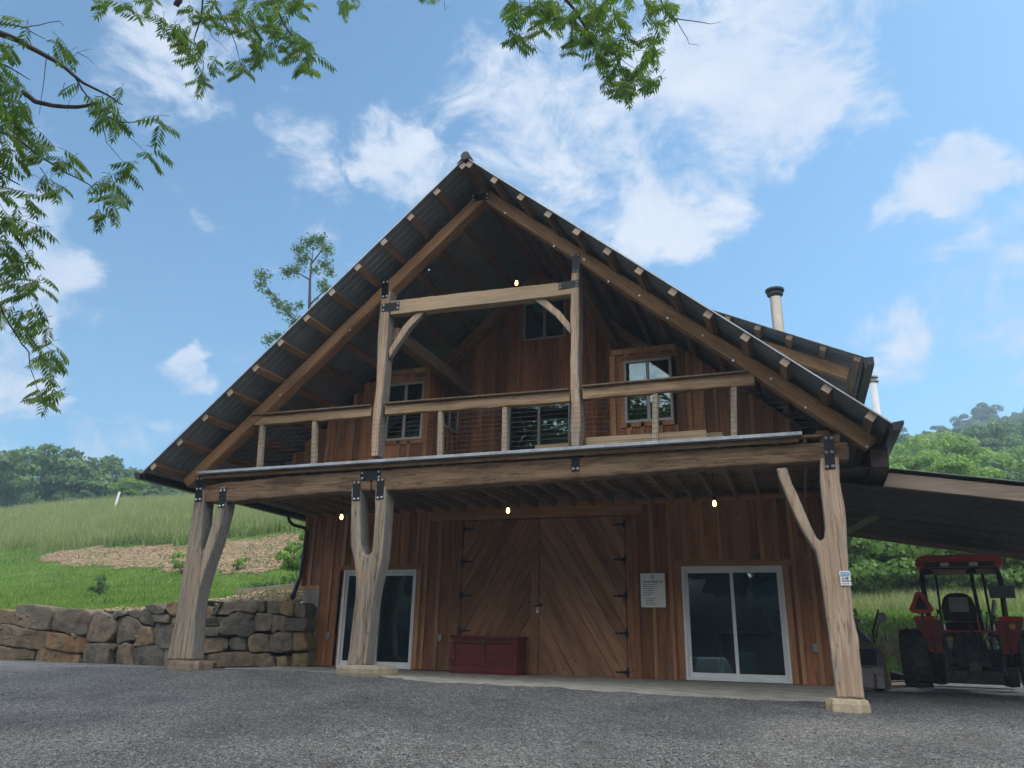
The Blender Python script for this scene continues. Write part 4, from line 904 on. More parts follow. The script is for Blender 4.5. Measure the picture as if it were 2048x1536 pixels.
# ------------------------------------------------------------------ stone wall
ST = []
def zs(ox, oy, sc, L):
    for tnt, pl in L: ST.append((tnt, [(ox + a / sc, oy + b / sc) for a, b in pl]))
zs(0, 1190, 10.24, [(.75,[(-300,300),(0,290),(150,320),(200,360),(195,590),(100,590),(-300,560)]),(.3,[(240,200),(560,195),(970,245),(990,330),(900,715),(700,700),(400,640),(215,600),(225,400)]),
(.35,[(1000,330),(1150,330),(1400,290),(1750,290),(1850,350),(1850,450),(1760,700),(1740,800),(1450,830),(1150,735),(925,720),(945,600)]),(.55,[(-300,600),(0,605),(200,620),(400,670),(700,730),(930,760),(890,900),(850,1060),(700,1130),(560,1100),(0,1020),(-300,980)]),
(1,[(970,770),(1200,790),(1400,850),(1700,830),(1730,900),(1720,1040),(1620,1160),(1550,1195),(1330,1160),(1000,1090),(925,1080)]),(.6,[(-300,1040),(0,1050),(250,1100),(500,1115),(640,1170),(600,1310),(0,1350),(-300,1350)]),(.95,[(670,1170),(800,1100),(1000,1100),(1330,1170),(1530,1220),(1520,1410),(1000,1420),(640,1360)])])
zs(160, 1190, 10.24, [(.45,[(270,350),(330,340),(500,390),(640,400),(710,620),(690,760),(560,930),(480,965),(95,945),(150,700)]),(.25,[(650,340),(750,320),(860,350),(890,410),(760,440),(720,490),(660,450)]),(.35,[(720,500),(820,440),(960,430),(1150,520),(1250,620),(1220,780),(1130,890),(1060,925),(900,930),(700,1000),(660,990),(700,720)]),
(.15,[(900,350),(1080,290),(1220,330),(1230,430),(1170,480),(1000,420)]),(.2,[(1240,320),(1300,270),(1380,310),(1480,390),(1490,540),(1440,630),(1300,590),(1210,500),(1235,420)]),(.05,[(1350,240),(1500,170),(1640,220),(1740,300),(1700,380),(1560,390),(1480,370),(1400,290)]),(.7,[(1790,170),(1950,130),(2150,150),(2150,420),(1880,420),(1760,280)]),
(.2,[(1510,410),(1800,400),(1830,440),(1820,580),(1530,540),(1495,480)]),(.4,[(1840,440),(2150,420),(2150,600),(1930,610),(1850,580)]),(.1,[(1500,560),(1800,600),(2100,650),(2100,1080),(1700,1100),(1520,1010),(1500,860),(1480,680)]),(.65,[(1260,640),(1430,660),(1500,820),(1490,1000),(1200,1060),(1060,1050),(1140,900),(1240,780)]),
(.2,[(90,1010),(400,990),(600,1000),(620,1090),(590,1300),(580,1470),(0,1440),(-60,1420),(0,1150)]),(.5,[(760,1060),(860,980),(980,1010),(1020,1180),(1050,1470),(620,1470),(670,1200)]),(.12,[(1070,1090),(1560,1030),(1700,1110),(1700,1470),(1080,1480),(1060,1250)]),(.6,[(640,1010),(740,1000),(750,1060),(680,1130),(640,1080)]),(.3,[(1720,1120),(2180,1100),(2180,1500),(1740,1480)])])
zs(380, 1180, 8.533, [(.6,[(160,270),(380,290),(390,430),(160,440),(-160,440),(-160,280)]),(.0,[(400,300),(550,220),(470,400),(400,430)]),(.2,[(560,230),(700,180),(790,220),(740,370),(680,420),(460,420),(480,350)]),(.4,[(800,230),(860,190),(1160,175),(1180,300),(1110,400),(970,370),(760,360)]),(.15,[(1185,180),(1260,180),(1270,370),(1170,380)]),(.3,[(1275,180),(1500,180),(1510,400),(1290,410)]),
(.85,[(1520,200),(1650,190),(1790,230),(1740,450),(1650,440),(1520,390)]),(.2,[(1810,220),(1930,220),(1990,300),(1940,480),(1770,450)]),(.1,[(150,450),(430,455),(450,600),(300,620),(140,630),(-160,620),(-160,460)]),(.3,[(450,470),(590,455),(620,480),(520,600),(460,560)]),(.0,[(600,490),(830,370),(960,380),(1080,430),(1080,690),(1000,790),(900,810),(780,760),(600,780),(500,700),(530,560)]),
(.35,[(1120,390),(1390,420),(1390,560),(1370,690),(1100,700),(1090,600)]),(.45,[(1420,430),(1640,450),(1600,680),(1480,690),(1470,740),(1390,720),(1400,560)]),(.1,[(1660,480),(1980,490),(1950,710),(1610,700)]),(.15,[(130,640),(450,630),(500,660),(490,780),(160,800),(-160,800),(-160,650)]),(.55,[(140,820),(520,800),(530,1040),(240,1080),(150,1000)]),(.1,[(530,820),(620,850),(620,1000),(550,1020)]),
(.15,[(650,820),(800,790),(900,830),(940,1000),(920,1030),(680,1020),(630,900)]),(.5,[(980,790),(1120,740),(1350,770),(1340,1060),(1000,1060),(960,850)]),(.25,[(1360,770),(1500,720),(1720,720),(1740,1010),(1560,1080),(1350,1050)]),(.8,[(1740,720),(1920,720),(1990,950),(1940,1030),(1760,1040)]),(.3,[(40,1000),(140,1000),(240,1120),(240,1300),(60,1300),(20,1150)]),(.6,[(250,1100),(560,1070),(960,1050),(1120,1110),(1140,1310),(260,1320)]),
(.5,[(1130,1100),(1350,1080),(1420,1180),(1460,1310),(1150,1310)]),(.8,[(1490,1140),(1670,1130),(1690,1300),(1500,1310)]),(.85,[(1680,1090),(1980,1070),(1950,1310),(1700,1310)])])
zs(-60, 1190, 10.24, [(.3,[(-500,300),(-100,300),(290,300),(290,640),(-500,640)]),(.8,[(-500,660),(290,650),(290,980),(-500,960)]),(.4,[(-700,980),(-200,1000),(290,1030),(290,1340),(-700,1330)]),(.5,[(-1100,320),(-530,300),(-530,700),(-1100,720)]),(.2,[(-1200,740),(-530,700),(-720,1000),(-720,1330),(-1200,1330)])])
m, nt_, p, o = mat_base('wall_stone'); vec, at, raw = coords(nt_, (1, 1, 1), tintoff=1)
n1 = N(nt_, 'ShaderNodeTexNoise', i_Scale=5.0, i_Detail=9.0, i_Roughness=.72); LK(nt_, raw, n1.inputs['Vector']); n2 = N(nt_, 'ShaderNodeTexNoise', i_Scale=2.2, i_Detail=4.0); LK(nt_, raw, n2.inputs['Vector'])
f = MATH(nt_, 'ADD', MATH(nt_, 'MULTIPLY', at, .8), MATH(nt_, 'MULTIPLY', MATH(nt_, 'SUBTRACT', n2.outputs['Fac'], .4), .8))
c = ramp(nt_, f, [(0, (.10, .095, .083)), (.3, (.17, .145, .11)), (.55, (.22, .165, .11)), (.78, (.235, .175, .095)), (1, (.25, .13, .07))])
c = MIXC(nt_, 1.0, c, ramp(nt_, n1.outputs['Fac'], [(.3, (.5, .5, .5)), (.5, (.95, .95, .95)), (.7, (1.4, 1.38, 1.3))]), 'MULTIPLY')
n3 = N(nt_, 'ShaderNodeTexNoise', i_Scale=9.0, i_Detail=10.0, i_Roughness=.8); LK(nt_, raw, n3.inputs['Vector'])
mr = N(nt_, 'ShaderNodeMapRange'); mr.inputs['From Min'].default_value = .60; mr.inputs['From Max'].default_value = .68; mr.inputs['To Max'].default_value = .5; LK(nt_, n3.outputs['Fac'], mr.inputs['Value']); c = MIXC(nt_, mr.outputs[0], c, (.30, .29, .22))
mr = N(nt_, 'ShaderNodeMapRange'); mr.inputs['From Min'].default_value = .42; mr.inputs['From Max'].default_value = .33; mr.inputs['To Max'].default_value = .7; LK(nt_, n3.outputs['Fac'], mr.inputs['Value']); c = MIXC(nt_, mr.outputs[0], c, (.05, .042, .032))
LK(nt_, c, p.inputs['Base Color']); p.inputs['Roughness'].default_value = .9; p.inputs['Specular IOR Level'].default_value = .2; bump(nt_, p, MATH(nt_, 'ADD', n1.outputs['Fac'], n3.outputs['Fac']), 1.0, .05); M['stone'] = m
sw = thing('stone_retaining_wall', 'dry stacked retaining wall of large brown and grey fieldstones left of the barn', 'stone wall', (-9, 3.35, -.1))
def wall_y(x): return 3.32 + .05 * math.sin(x * 1.3)
for tnt, pl in ST:
    yc = 3.32; pts = [Y(u, v, yc) for u, v in pl]; P2 = [Vector((q.x, q.z)) for q in pts]
    cen = sum(P2, Vector((0, 0))) / len(P2); P2 = [cen + (q - cen) * 1.035 for q in P2]
    res = []
    for i in range(len(P2)):
        a, b = P2[i], P2[(i + 1) % len(P2)]; k = max(1, int((b - a).length / .05))
        for j in range(k): res.append(a.lerp(b, j / k))
    # round the corners a little
    nres = len(res); res = [(res[i - 1] + res[i] * 8 + res[(i + 1) % nres]) / 10 + Vector((mnoise.noise(Vector((res[i].x * 9, res[i].y * 9, tnt * 40))), mnoise.noise(Vector((res[i].y * 9, res[i].x * 9, 7 + tnt * 40))))) * .014 for i in range(nres)]
    yb = yc + random.uniform(-.05, .05); tx, tz = random.uniform(-.14, .14), random.uniform(-.08, .12); vs = []; fs = []
    rings = [(1.0, .5), (1.0, .07), (.992, .022), (.97, .004), (.88, .0), (.7, 0), (.5, 0), (.28, 0)]; sd_ = Vector((random.uniform(0, 50), random.uniform(0, 50), 0)); pl_ = [(random.uniform(-.5, .5), random.uniform(-.5, .5), random.uniform(.02, .07)) for _ in range(3)]
    def face_d(x, z, dy):
        q = Vector((x, z, 0)); d = .035 * mnoise.noise(q * 3.5 + sd_) + .016 * mnoise.noise(q * 11 + sd_) + .007 * mnoise.noise(q * 28 + sd_)
        u_, v_ = x - cen.x, z - cen.y; d += max(0, max(a_ * u_ + b_ * v_ - c_ for a_, b_, c_ in pl_)) * .5
        return d + tx * u_ + tz * v_
    for (sc, dy) in rings:
        for q in res:
            r_ = cen + (q - cen) * sc
            vs.append((r_.x, yb + dy + (face_d(r_.x, r_.y, dy) if dy < .4 else 0), r_.y))
    vs.append((cen.x, yb + face_d(cen.x, cen.y, 0), cen.y)); ci = len(vs) - 1
    for r_ in range(len(rings) - 1):
        for i in range(nres): fs.append((r_ * nres + i, r_ * nres + (i + 1) % nres, (r_ + 1) * nres + (i + 1) % nres, (r_ + 1) * nres + i))
    l = (len(rings) - 1) * nres
    for i in range(nres): fs.append((l + i, l + (i + 1) % nres, ci))
    ob = MB().add(vs, fs, tnt).build('stone', M['stone'], sw)
    bmm = bmesh.new(); bmm.from_mesh(ob.data); bmesh.ops.recalc_face_normals(bmm, faces=bmm.faces)
    bmm.faces.ensure_lookup_table(); bmm.normal_update()
    if bmm.faces[-1].normal.y > 0: bmesh.ops.reverse_faces(bmm, faces=bmm.faces)
    bmm.to_mesh(ob.data); bmm.free(); ob.data.polygons.foreach_set('use_smooth', np.ones(len(ob.data.polygons), dtype=bool))
for _ in range(30):
    x = random.uniform(-14.5, -5.6); z = random.uniform(.0, 1.05); r = random.uniform(.035, .075); vs = []; fs = []
    bmm = bmesh.new(); bmesh.ops.create_icosphere(bmm, subdivisions=2, radius=r)
    for vv in bmm.verts: vv.co *= 1 + .35 * mnoise.noise(vv.co * 14 + Vector((x, z, 0)) * 3)
    for vv in bmm.verts: vv.co = Vector((x, 3.37, z)) + Vector((vv.co.x * 1.3, vv.co.y, vv.co.z * .8))
    bmm.faces.ensure_lookup_table(); bmm.verts.ensure_lookup_table()
    MB().add([vv.co[:] for vv in bmm.verts], [tuple(q.index for q in f_.verts) for f_ in bmm.faces], random.random()).build('filler_stone', M['stone'], sw); bmm.free()
mb = MB(); xx = -19.
while xx < -5.3: mb.box(xx, xx + .5, 3.505, 3.7, -.3, min(top_edge(xx), top_edge(xx + .5)) - .006, .1); xx += .49
mb.build('earth_core', M['g_earth'], sw)
# post stones
def rock(name, label, u0, u1, v0, v1, y0, y1, group=None, sd=1, mat='sandstone'):
    rnd = random.Random(sd); a = Y(u0, v0, y0); b = Y(u1, v0, y0); zt = (a.z + b.z) / 2; zb = Y((u0 + u1) / 2, v1, y0).z; mb = MB(); n = 18; vs = []; fs = []
    cx, cy = (a.x + b.x) / 2, (y0 + y1) / 2; rx, ry = (b.x - a.x) / 2, (y1 - y0) / 2
    prof = [(1.0, zb - .12), (1.04, zb), (1.02, zb + (zt - zb) * .6), (.95, zt - .008), (.6, zt)]; jit = [rnd.uniform(.88, 1.12) for _ in range(n)]
    for (r, z) in prof:
        for k in range(n):
            an = 2 * math.pi * k / n; c_, s_ = math.cos(an), math.sin(an); e = .5
            vs.append((cx + rx * r * jit[k] * abs(c_) ** e * (1 if c_ > 0 else -1), cy + ry * r * jit[k] * abs(s_) ** e * (1 if s_ > 0 else -1), z + rnd.uniform(-.008, .008)))
    for i in range(len(prof) - 1):
        for k in range(n): fs.append((i * n + k, i * n + (k + 1) % n, (i + 1) * n + (k + 1) % n, (i + 1) * n + k))
    fs.append(tuple(range((len(prof) - 1) * n, len(prof) * n))); mb.add(vs, fs, .6)
    o = mb.build(name, M[mat], smooth=False); return tag(o, label, 'stone', group)
rock('footing_stone', 'flat brown footing stone under the left porch post', 331, 389, 1321, 1338, -.12, .42, 'flat stones the porch posts stand on', 1, 'brownstone')
rock('footing_stone', 'long low tan footing slab under the middle forked post', 664, 756, 1331, 1347, -.2, .5, 'flat stones the porch posts stand on', 2, 'greystone')
rock('footing_stone', 'chunky yellow sandstone footing under the right porch post', 1655, 1737, 1399, 1426, -.14, .5, 'flat stones the porch posts stand on', 3)
# ------------------------------------------------------------------ distant trees
def crown_mesh(name, n, leaf, seed, mat, lobes=16, squash=.85, col=(0, 1), open_=0.0):
    r = np.random.default_rng(seed); V = []; T = []
    L = []
    for k in range(lobes):
        d = r.normal(size=3); d /= np.linalg.norm(d); rad = r.uniform(.25, .78); c = d * rad; c[2] = c[2] * squash + .05; L.append((c, r.uniform(.26, .42) * (1.15 - .4 * rad), r.uniform(0, 1)))
    per = n // lobes; C_ = []; NN = []; TT = []
    for c, s, t in L:
        d = r.normal(size=(per, 3)); d /= np.linalg.norm(d, axis=1)[:, None]; d[:, 2] = np.abs(d[:, 2]) * .9 - .25 * r.uniform(0, 1, per)
        q = c + d * s * r.uniform(.72, 1.08, per)[:, None] * np.array([1, 1, .8]); C_.append(q); NN.append(d + r.normal(size=(per, 3)) * .5); TT.append(np.clip(.25 + .5 * t + r.normal(size=per) * .16, 0, 1))
    C_ = np.concatenate(C_); NN = np.concatenate(NN); TT = np.concatenate(TT); NN /= np.linalg.norm(NN, axis=1)[:, None]
    a = np.cross(NN, r.normal(size=NN.shape)); a /= np.linalg.norm(a, axis=1)[:, None]; b = np.cross(NN, a); s = leaf * r.uniform(.5, 1.2, len(C_))[:, None]
    V = np.stack([C_ - a * s, C_ - b * s * .7, C_ + a * s, C_ + b * s * .7], 1)
    return V.reshape(-1, 3), TT
M['leafA'] = leafmat('deciduous_leaves', (.04, .085, .03), (.09, .165, .055), (.16, .26, .08), trans=.3)
M['leafB'] = leafmat('fresh_green_leaves', (.09, .16, .035), (.19, .31, .065), (.32, .46, .10), trans=.35)
M['leafC'] = leafmat('dark_green_leaves', (.025, .065, .022), (.06, .13, .035), (.11, .19, .05), trans=.25)
M['leafD'] = leafmat('shaded_wood_leaves', (.012, .03, .015), (.025, .055, .03), (.045, .085, .04), trans=.1)
def tree_proto(name, mat, n, leaf, seed, lobes, squash):
    V, T = crown_mesh(name, n, leaf, seed, mat, lobes, squash); F = np.arange(len(V)).reshape(-1, 4); V = V + np.array([0, 0, 1.35])
    cr = np_mesh('crown', V, F, T, mat); mb = MB(); rr = random.Random(seed)
    mb.tube([(0, 0, -.3), (.02, 0, .4), (-.02, .02, .9), (.03, 0, 1.5)], [.07, .055, .045, .02], 8)
    for k in range(6):
        an = rr.uniform(0, 6.28); z0 = rr.uniform(.6, 1.2); mb.tube([(0, 0, z0), (.3 * math.cos(an), .3 * math.sin(an), z0 + .25), (.6 * math.cos(an), .6 * math.sin(an), z0 + .5)], [.03, .02, .008], 5)
    tk = mb.build('trunk', M['bark']); cr.location = (0, 0, -500); tk.location = (0, 0, -500)
    return cr, tk
protos = {}
def place_tree(name, key, label, x, y, s, hfac=1.0, group=None, zoff=0, cat='tree'):
    spec = {'A': (M['leafA'], 9000, .038, 11, 20, .8), 'B': (M['leafB'], 10000, .036, 12, 22, .8), 'C': (M['leafC'], 8000, .038, 13, 18, .95), 'D': (M['leafA'], 6000, .040, 14, 13, 1.0), 'E': (M['leafB'], 7000, .040, 15, 16, 1.0)}[key]
    if key not in protos: protos[key] = tree_proto(key, *spec)
    cr, tk = protos[key]; t = thing(name, label, cat, (x, y, H(x, y) + zoff), group, local=True); t.rotation_euler = (0, 0, random.uniform(0, 6.28)); t.scale = (s, s, s * hfac)
    for o in (cr, tk):
        c = o.copy(); C.objects.link(c); c.parent = t; c.location = (0, 0, 0)
    return t
def at_px(u, Dst):  # ground position seen at column u, Dst metres ahead
    d = ray(u, 1200); h = Vector((d.x, d.y)).normalized(); return CAM.x + h.x * Dst, CAM.y + h.y * Dst
LEFT = [(-30,'B',140,5.2,1.15,'broad green tree at the far left edge above the meadow, partly cut by the frame'),(40,'A',128,4.4,1.1,'second tree from the left edge above the meadow, rounded mid green crown'),(82,'C',205,5.4,1.2,'darkest tall tree on the left skyline, left of the gap in the trees'),(120,'D',95,2.4,.9,'small tree at the meadow edge left of the white marker post'),
        (158,'C',212,5.0,1.2,'dark skyline tree standing just right of the gap above the left hillside'),(186,'D',212,4.4,1.2,'thin topped skyline tree beside the dark one on the left hillside'),(218,'B',78,1.9,.8,'small bright yellow green tree right above the white marker post'),(262,'A',180,4.4,1.1,'rounded hazy green tree midway between marker post and barn eave'),
        (300,'D',215,4.6,1.15,'hazy tall tree on the skyline nearest to the left eave'),(345,'C',90,2.2,.8,'low dark tree at the meadow crest just under the left eave')]
for u, k, d, s, hf, lb in LEFT: x, y = at_px(u, d); place_tree('hillside_tree', k, lb, x, y, s, hf, 'trees along the left hillside')
RIGHT = [(1730,'B',44,2.6,1.0,'bright bushy tree low behind the post, left of the tractor'),(1800,'A',47,2.6,1.0,'mid green tree low in the gap left of the tractor canopy'),(1880,'B',50,2.9,1.0,'bright green tree seen through the open tractor frame'),(1960,'B',46,2.7,1.0,'bright tree behind the tractor seat'),(2040,'A',50,2.8,1.0,'green tree at the right edge below the lean-to roof'),
         (1830,'B',102,3.3,1.05,'pale yellow green tree directly above the lean-to roof, nearest the barn eave'),(1885,'B',100,3.4,1.15,'round yellow green tree above the lean-to, second from the eave'),(1938,'B',104,3.8,1.1,'tallest bright green tree above the middle of the lean-to roof'),(1992,'B',94,3.0,1.0,'low bright tree above the lean-to, right of the tallest one'),(2045,'A',100,3.4,1.1,'blue green tree above the lean-to at the right edge of the frame'),
         (1838,'D',262,5.4,1.3,'thin feathery tree on the skyline over the barn eave corner'),(1935,'D',266,4.6,1.1,'small ragged tree on the low point of the right skyline'),(1990,'C',262,4.8,1.2,'dark open crowned tree on the right skyline ridge'),(2040,'C',258,5.6,1.2,'highest dark tree of the right skyline at the frame edge')]
for u, k, d, s, hf, lb in RIGHT: x, y = at_px(u, d); place_tree('hillside_tree', k, lb, x, y, s, hf, 'trees on the right hillside')
# the wood behind them, one mass
def wood_mass(name, label, spots, mat, n, leaf, lift=1.25):
    Vs = []; Ts = []
    base = [crown_mesh('w', n, leaf, 40 + i, mat, 14, .95) for i in range(4)]
    for (x, y, s) in spots:
        V, T = base[random.randrange(4)]; a = random.uniform(0, 6.28); c, s_ = math.cos(a), math.sin(a); R_ = np.array([[c, -s_, 0], [s_, c, 0], [0, 0, random.uniform(.95, 1.3)]])
        Vs.append((V @ R_.T) * s + np.array([x, y, (H(x, y) if y > 0 else -2.3 + .16 * min(90, max(0, -30 - y))) + s * lift * (1 if s > 2.41 or lift > 1.3 else .55)])); Ts.append(np.clip(T + random.uniform(-.3, .3), 0, 1))
    V = np.concatenate(Vs); stuff_mesh(name, V, np.arange(len(V)).reshape(-1, 4), np.concatenate(Ts), mat, label, 'woodland')
sp = []
for _ in range(190): sp.append((*at_px(random.uniform(-140, 520), random.uniform(95, 222)), random.uniform(3.6, 5.2)))
wood_mass('woodland', 'hazy green woodland covering the hill beyond the left meadow', sp, M['leafA'], 2200, .055)
sp = []
for _ in range(90): sp.append((*at_px(random.uniform(1640, 2200), random.uniform(52, 110)), random.uniform(2.3, 3.2)))
for _ in range(280): sp.append((*at_px(random.uniform(1640, 2180), 31.8 + 30 * random.random() ** 1.2), random.uniform(1.2, 2.3)))
wood_mass('woodland', 'bright green woodland low behind the lean-to and tractor', sp, M['leafB'], 2200, .055)
sp = []
for _ in range(330): sp.append((*at_px(random.uniform(1640, 2200), 110 + 162 * random.random() ** .8), random.uniform(3.3, 4.7)))
wood_mass('woodland', 'hazy blue green woodland covering the steep hill at the right', sp, M['leafA'], 1500, .065)
sp = []
for _ in range(330): sp.append((*at_px(random.uniform(520, 1640), 120 + 150 * random.random() ** .8), random.uniform(3.8, 5.4)))
wood_mass('woodland', 'woodland on the hill directly behind the barn', sp, M['leafA'], 700, .095)
sp = []
for _ in range(110):
    a = random.uniform(-2.6, -.45); r = random.uniform(34, 80); sp.append((CAM.x + r * math.cos(a), CAM.y + r * math.sin(a), random.uniform(7, 9.5)))
wood_mass('woodland', 'woodland on the rise behind the viewer, seen only as a reflection in the glass doors', sp, M['leafD'], 1100, .11)
for cr, tk in protos.values():
    for o in (cr, tk): bpy.data.objects.remove(o, do_unlink=True)
# bush behind the barn corner and weeds in the straw
def bush(name, label, x, y, z, r, h, mat, n=900, leaf=.06, seed=1, cat='bush'):
    V, T = crown_mesh('b', n, leaf, seed, mat, 9, .9); V = V * np.array([r, r, h / 1.5]) + np.array([0, 0, h * .45]); t = thing(name, label, cat, (x, y, z), local=True); np_mesh('foliage', V, np.arange(len(V)).reshape(-1, 4), T, mat, t)
    mb = MB()
    for k in range(5): an = k * 1.3; mb.tube([(0, 0, -.05), (.3 * r * math.cos(an), .3 * r * math.sin(an), h * .6)], [.02, .008], 5)
    mb.build('stem', M['bark'], t); return t
x, y = at_px(596, 26.5); bush('bush', 'leafy green bush growing at the far corner behind the barn downspout', x, y, H(x, y) - .1, 1.0, 1.9, M['leafB'], 1800, .07, 3)
x, y = at_px(196, 27.5); bush('weed_plant', 'single leafy weed standing in the straw patch', x, y, H(x, y), .4, .75, M['leafA'], 420, .1, 4, 'weed')
x, y = at_px(355, 31.5); bush('weed_plant', 'pale green weed at the upper edge of the straw, left of the left porch post', x, y, H(x, y), .5, .8, M['leafB'], 380, .11, 5, 'weed')
x, y = at_px(466, 30.5); bush('weed_plant', 'weed at the upper edge of the straw, between left post and barn', x, y, H(x, y), .45, .7, M['leafB'], 380, .11, 6, 'weed')
x, y = at_px(545, 24.5); bush('weed_plant', 'low sprawling weed clump below the straw patch near the barn', x, y, H(x, y) - .1, .9, .55, M['leafA'], 700, .06, 8, 'weed')
# slender tree behind the roof
st = thing('slender_tree', 'tall slender tree with sparse tufts rising behind the left roof slope', 'tree', tuple(Vector((*at_px(640, 42), 0)) + Vector((0, 0, 8))))
yy_ = st.location.y
def S(u, v, dy=0): return Y(u, v, yy_ + dy)
mb = MB(); b0 = S(630, 1000); b0.z = H(b0.x, b0.y) - 1
mb.tube([b0, S(622, 760), S(619, 610), S(620, 560), S(626, 500)], [.26, .16, .10, .07, .02], 8); mb.build('trunk', M['bark'], st)
mb = MB()
for pth in ([S(612,800), S(590,640), S(560,610), S(535,575), S(520,550)], [S(619,610), S(640,590), S(655,575)], [S(620,560), S(600,548), S(575,545)], [S(621,530), S(640,505), S(650,490)], [S(622,520), S(605,500)], [S(608,760), S(575,680), S(545,672)], [S(590,640), S(575,628)]):
    mb.tube(pth, [.06 - .045 * i / (len(pth) - 1) for i in range(len(pth))], 6)
mb.build('limb', M['bark'], st)
Vs = []; Ts = []
for (u, v, r, n) in [(525,550,14,240),(520,570,10,140),(535,585,9,120),(550,600,10,140),(575,620,16,320),(590,645,14,260),(560,610,9,130),(540,680,14,200),(555,672,10,130),(600,610,8,90),(575,545,12,220),(590,540,14,240),(600,500,14,280),(620,485,16,330),(640,480,14,280),(655,500,12,240),(650,530,14,240),(660,545,10,160),(645,570,12,190),(630,540,10,100),(655,580,12,160),(605,520,14,240),(610,665,12,160),(640,605,10,110)]:
    c = np.array(S(u, v)[:]); rr = r * (S(u, v) - CAM).length / FPX * 1.05; d = rng.normal(size=(n, 3)); d /= np.linalg.norm(d, axis=1)[:, None]; q = c + d * rr * (rng.uniform(.05, 1.25, n) ** 1.0)[:, None] * np.array([1.1, 1, .8]) + np.array([np.sin(d[:, 1] * 9) * rr * .25, 0 * d[:, 0], np.cos(d[:, 0] * 8) * rr * .25]).T
    nn = rng.normal(size=(n, 3)); nn /= np.linalg.norm(nn, axis=1)[:, None]; a = np.cross(nn, rng.normal(size=(n, 3))); a /= np.linalg.norm(a, axis=1)[:, None]; b = np.cross(nn, a); s = .085 * rng.uniform(.5, 1.3, n)[:, None]
    Vs.append(np.stack([q - a * s, q - b * s * .6, q + a * s, q + b * s * .6], 1).reshape(-1, 3)); Ts.append(rng.uniform(0, 1, n))
V = np.concatenate(Vs); np_mesh('foliage', V, np.arange(len(V)).reshape(-1, 4), np.concatenate(Ts), M['leafA'], st)
# ------------------------------------------------------------------ walnut tree overhead
M['walnut'] = leafmat('walnut_leaflets', (.04, .085, .025), (.10, .165, .04), (.24, .29, .07), trans=.40, rough=.45)
random.seed(5)
wt = thing('walnut_tree', 'walnut tree whose branches with long drooping leaves hang in from the top and left', 'tree', (-1.5, -14.5, -1.6))
LV, LT = [], []
def leaflet(o, d, nrm, L, W, t):
    s = d.cross(nrm).normalized(); m1 = o + d * L * .42 - nrm * L * .05; q = [o, m1 + s * W / 2, o + d * L, m1 - s * W / 2, m1 + nrm * W * .16]
    tip = o + d * L + Vector((0, 0, -.12 * L))
    return [(o, q[1], q[4], q[4]), (q[1], tip, q[4], q[4]), (tip, q[3], q[4], q[4]), (q[3], o, q[4], q[4])], q
LQ = []
def compound(o, d, L, rnd, store, tints, tw):
    d = d.normalized(); side = d.cross(Vector((0, 0, 1)))
    if side.length < .05: side = Vector((1, 0, 0))
    side.normalize(); n = rnd.choice((6, 7, 8)); p = o.copy(); dd = d.copy(); tb = rnd.random(); pts = [p.copy()]
    roll = rnd.uniform(-.5, .5); side = (side * math.cos(roll) + side.cross(dd) * math.sin(roll)).normalized()
    for i in range(n):
        stp = L / (n + 1); dd = (dd + Vector((0, 0, -.11))).normalized(); p = p + dd * stp; pts.append(p.copy())
        if i == 0: continue
        f = i / n; ll = (.085 + .04 * math.sin(math.pi * min(1, f * 1.05))) * L / .34 * rnd.uniform(.85, 1.1)
        for sg in (-1, 1):
            ld = (side * sg * .80 + dd * .50 + Vector((0, 0, -.42 - rnd.uniform(0, .35)))).normalized(); nr = ld.cross(dd.cross(ld)).normalized(); nr = (Vector((0, 0, 1)) - ld * ld.z)
            nr = nr.normalized() if nr.length > .1 else Vector((0, 1, 0)); w_ = ll * .30; s = ld.cross(nr).normalized(); m1 = p + ld * ll * .4; tip = p + ld * ll + Vector((0, 0, -.1 * ll))
            store.append((p, m1 + s * w_ / 2 - nr * w_ * .12, tip, m1)); store.append((p, m1, tip, m1 - s * w_ / 2 - nr * w_ * .12)); t = min(1, max(0, tb * .6 + rnd.uniform(0, .4))); tints += [t, t]
    tw.append(pts)
    ld = (dd + Vector((0, 0, -.2))).normalized(); s = ld.cross(Vector((0, 0, 1))); s = s.normalized() if s.length > .05 else Vector((1, 0, 0)); ll = .1 * L / .34
    store.append((p, p + ld * ll * .4 + s * ll * .15, p + ld * ll, p + ld * ll * .4)); store.append((p, p + ld * ll * .4, p + ld * ll, p + ld * ll * .4 - s * ll * .15)); tints += [tb, tb]
rnd = random.Random(99)
def cluster_part(name, cl, dist, size=.34, dens=1.0):
    store = []; tints = []; tw = []
    for (u, v, r, n) in cl:
        for _ in range(int(n * dens + .5)):
            a = rnd.uniform(0, 6.28); q = math.sqrt(rnd.uniform(0, 1)) * r * .75; dd = dist * rnd.uniform(.9, 1.12); o = D(u + q * math.cos(a), v + q * math.sin(a) - 6, dd)
            an = rnd.uniform(0, 6.28); d = Vector((math.cos(an), math.sin(an), rnd.uniform(-.35, .25))); compound(o - d * size * .3, d, size * rnd.uniform(.75, 1.1), rnd, store, tints, tw)
    V = np.array([[tuple(q) for q in f] for f in store]).reshape(-1, 3); o = np_mesh('foliage', V, np.arange(len(V)).reshape(-1, 4), tints, M['walnut'], wt)
    mb = MB()
    for p in tw: mb.tube(p, [.0028, .002] + [.0016] * (len(p) - 2), 3, cap=False)
    mb.build('leaf_stalks', M['stalk'], o); return o
M['stalk'] = plain('leaf_stalk', (.10, .12, .04), .6, 0, .1, 10, 0)
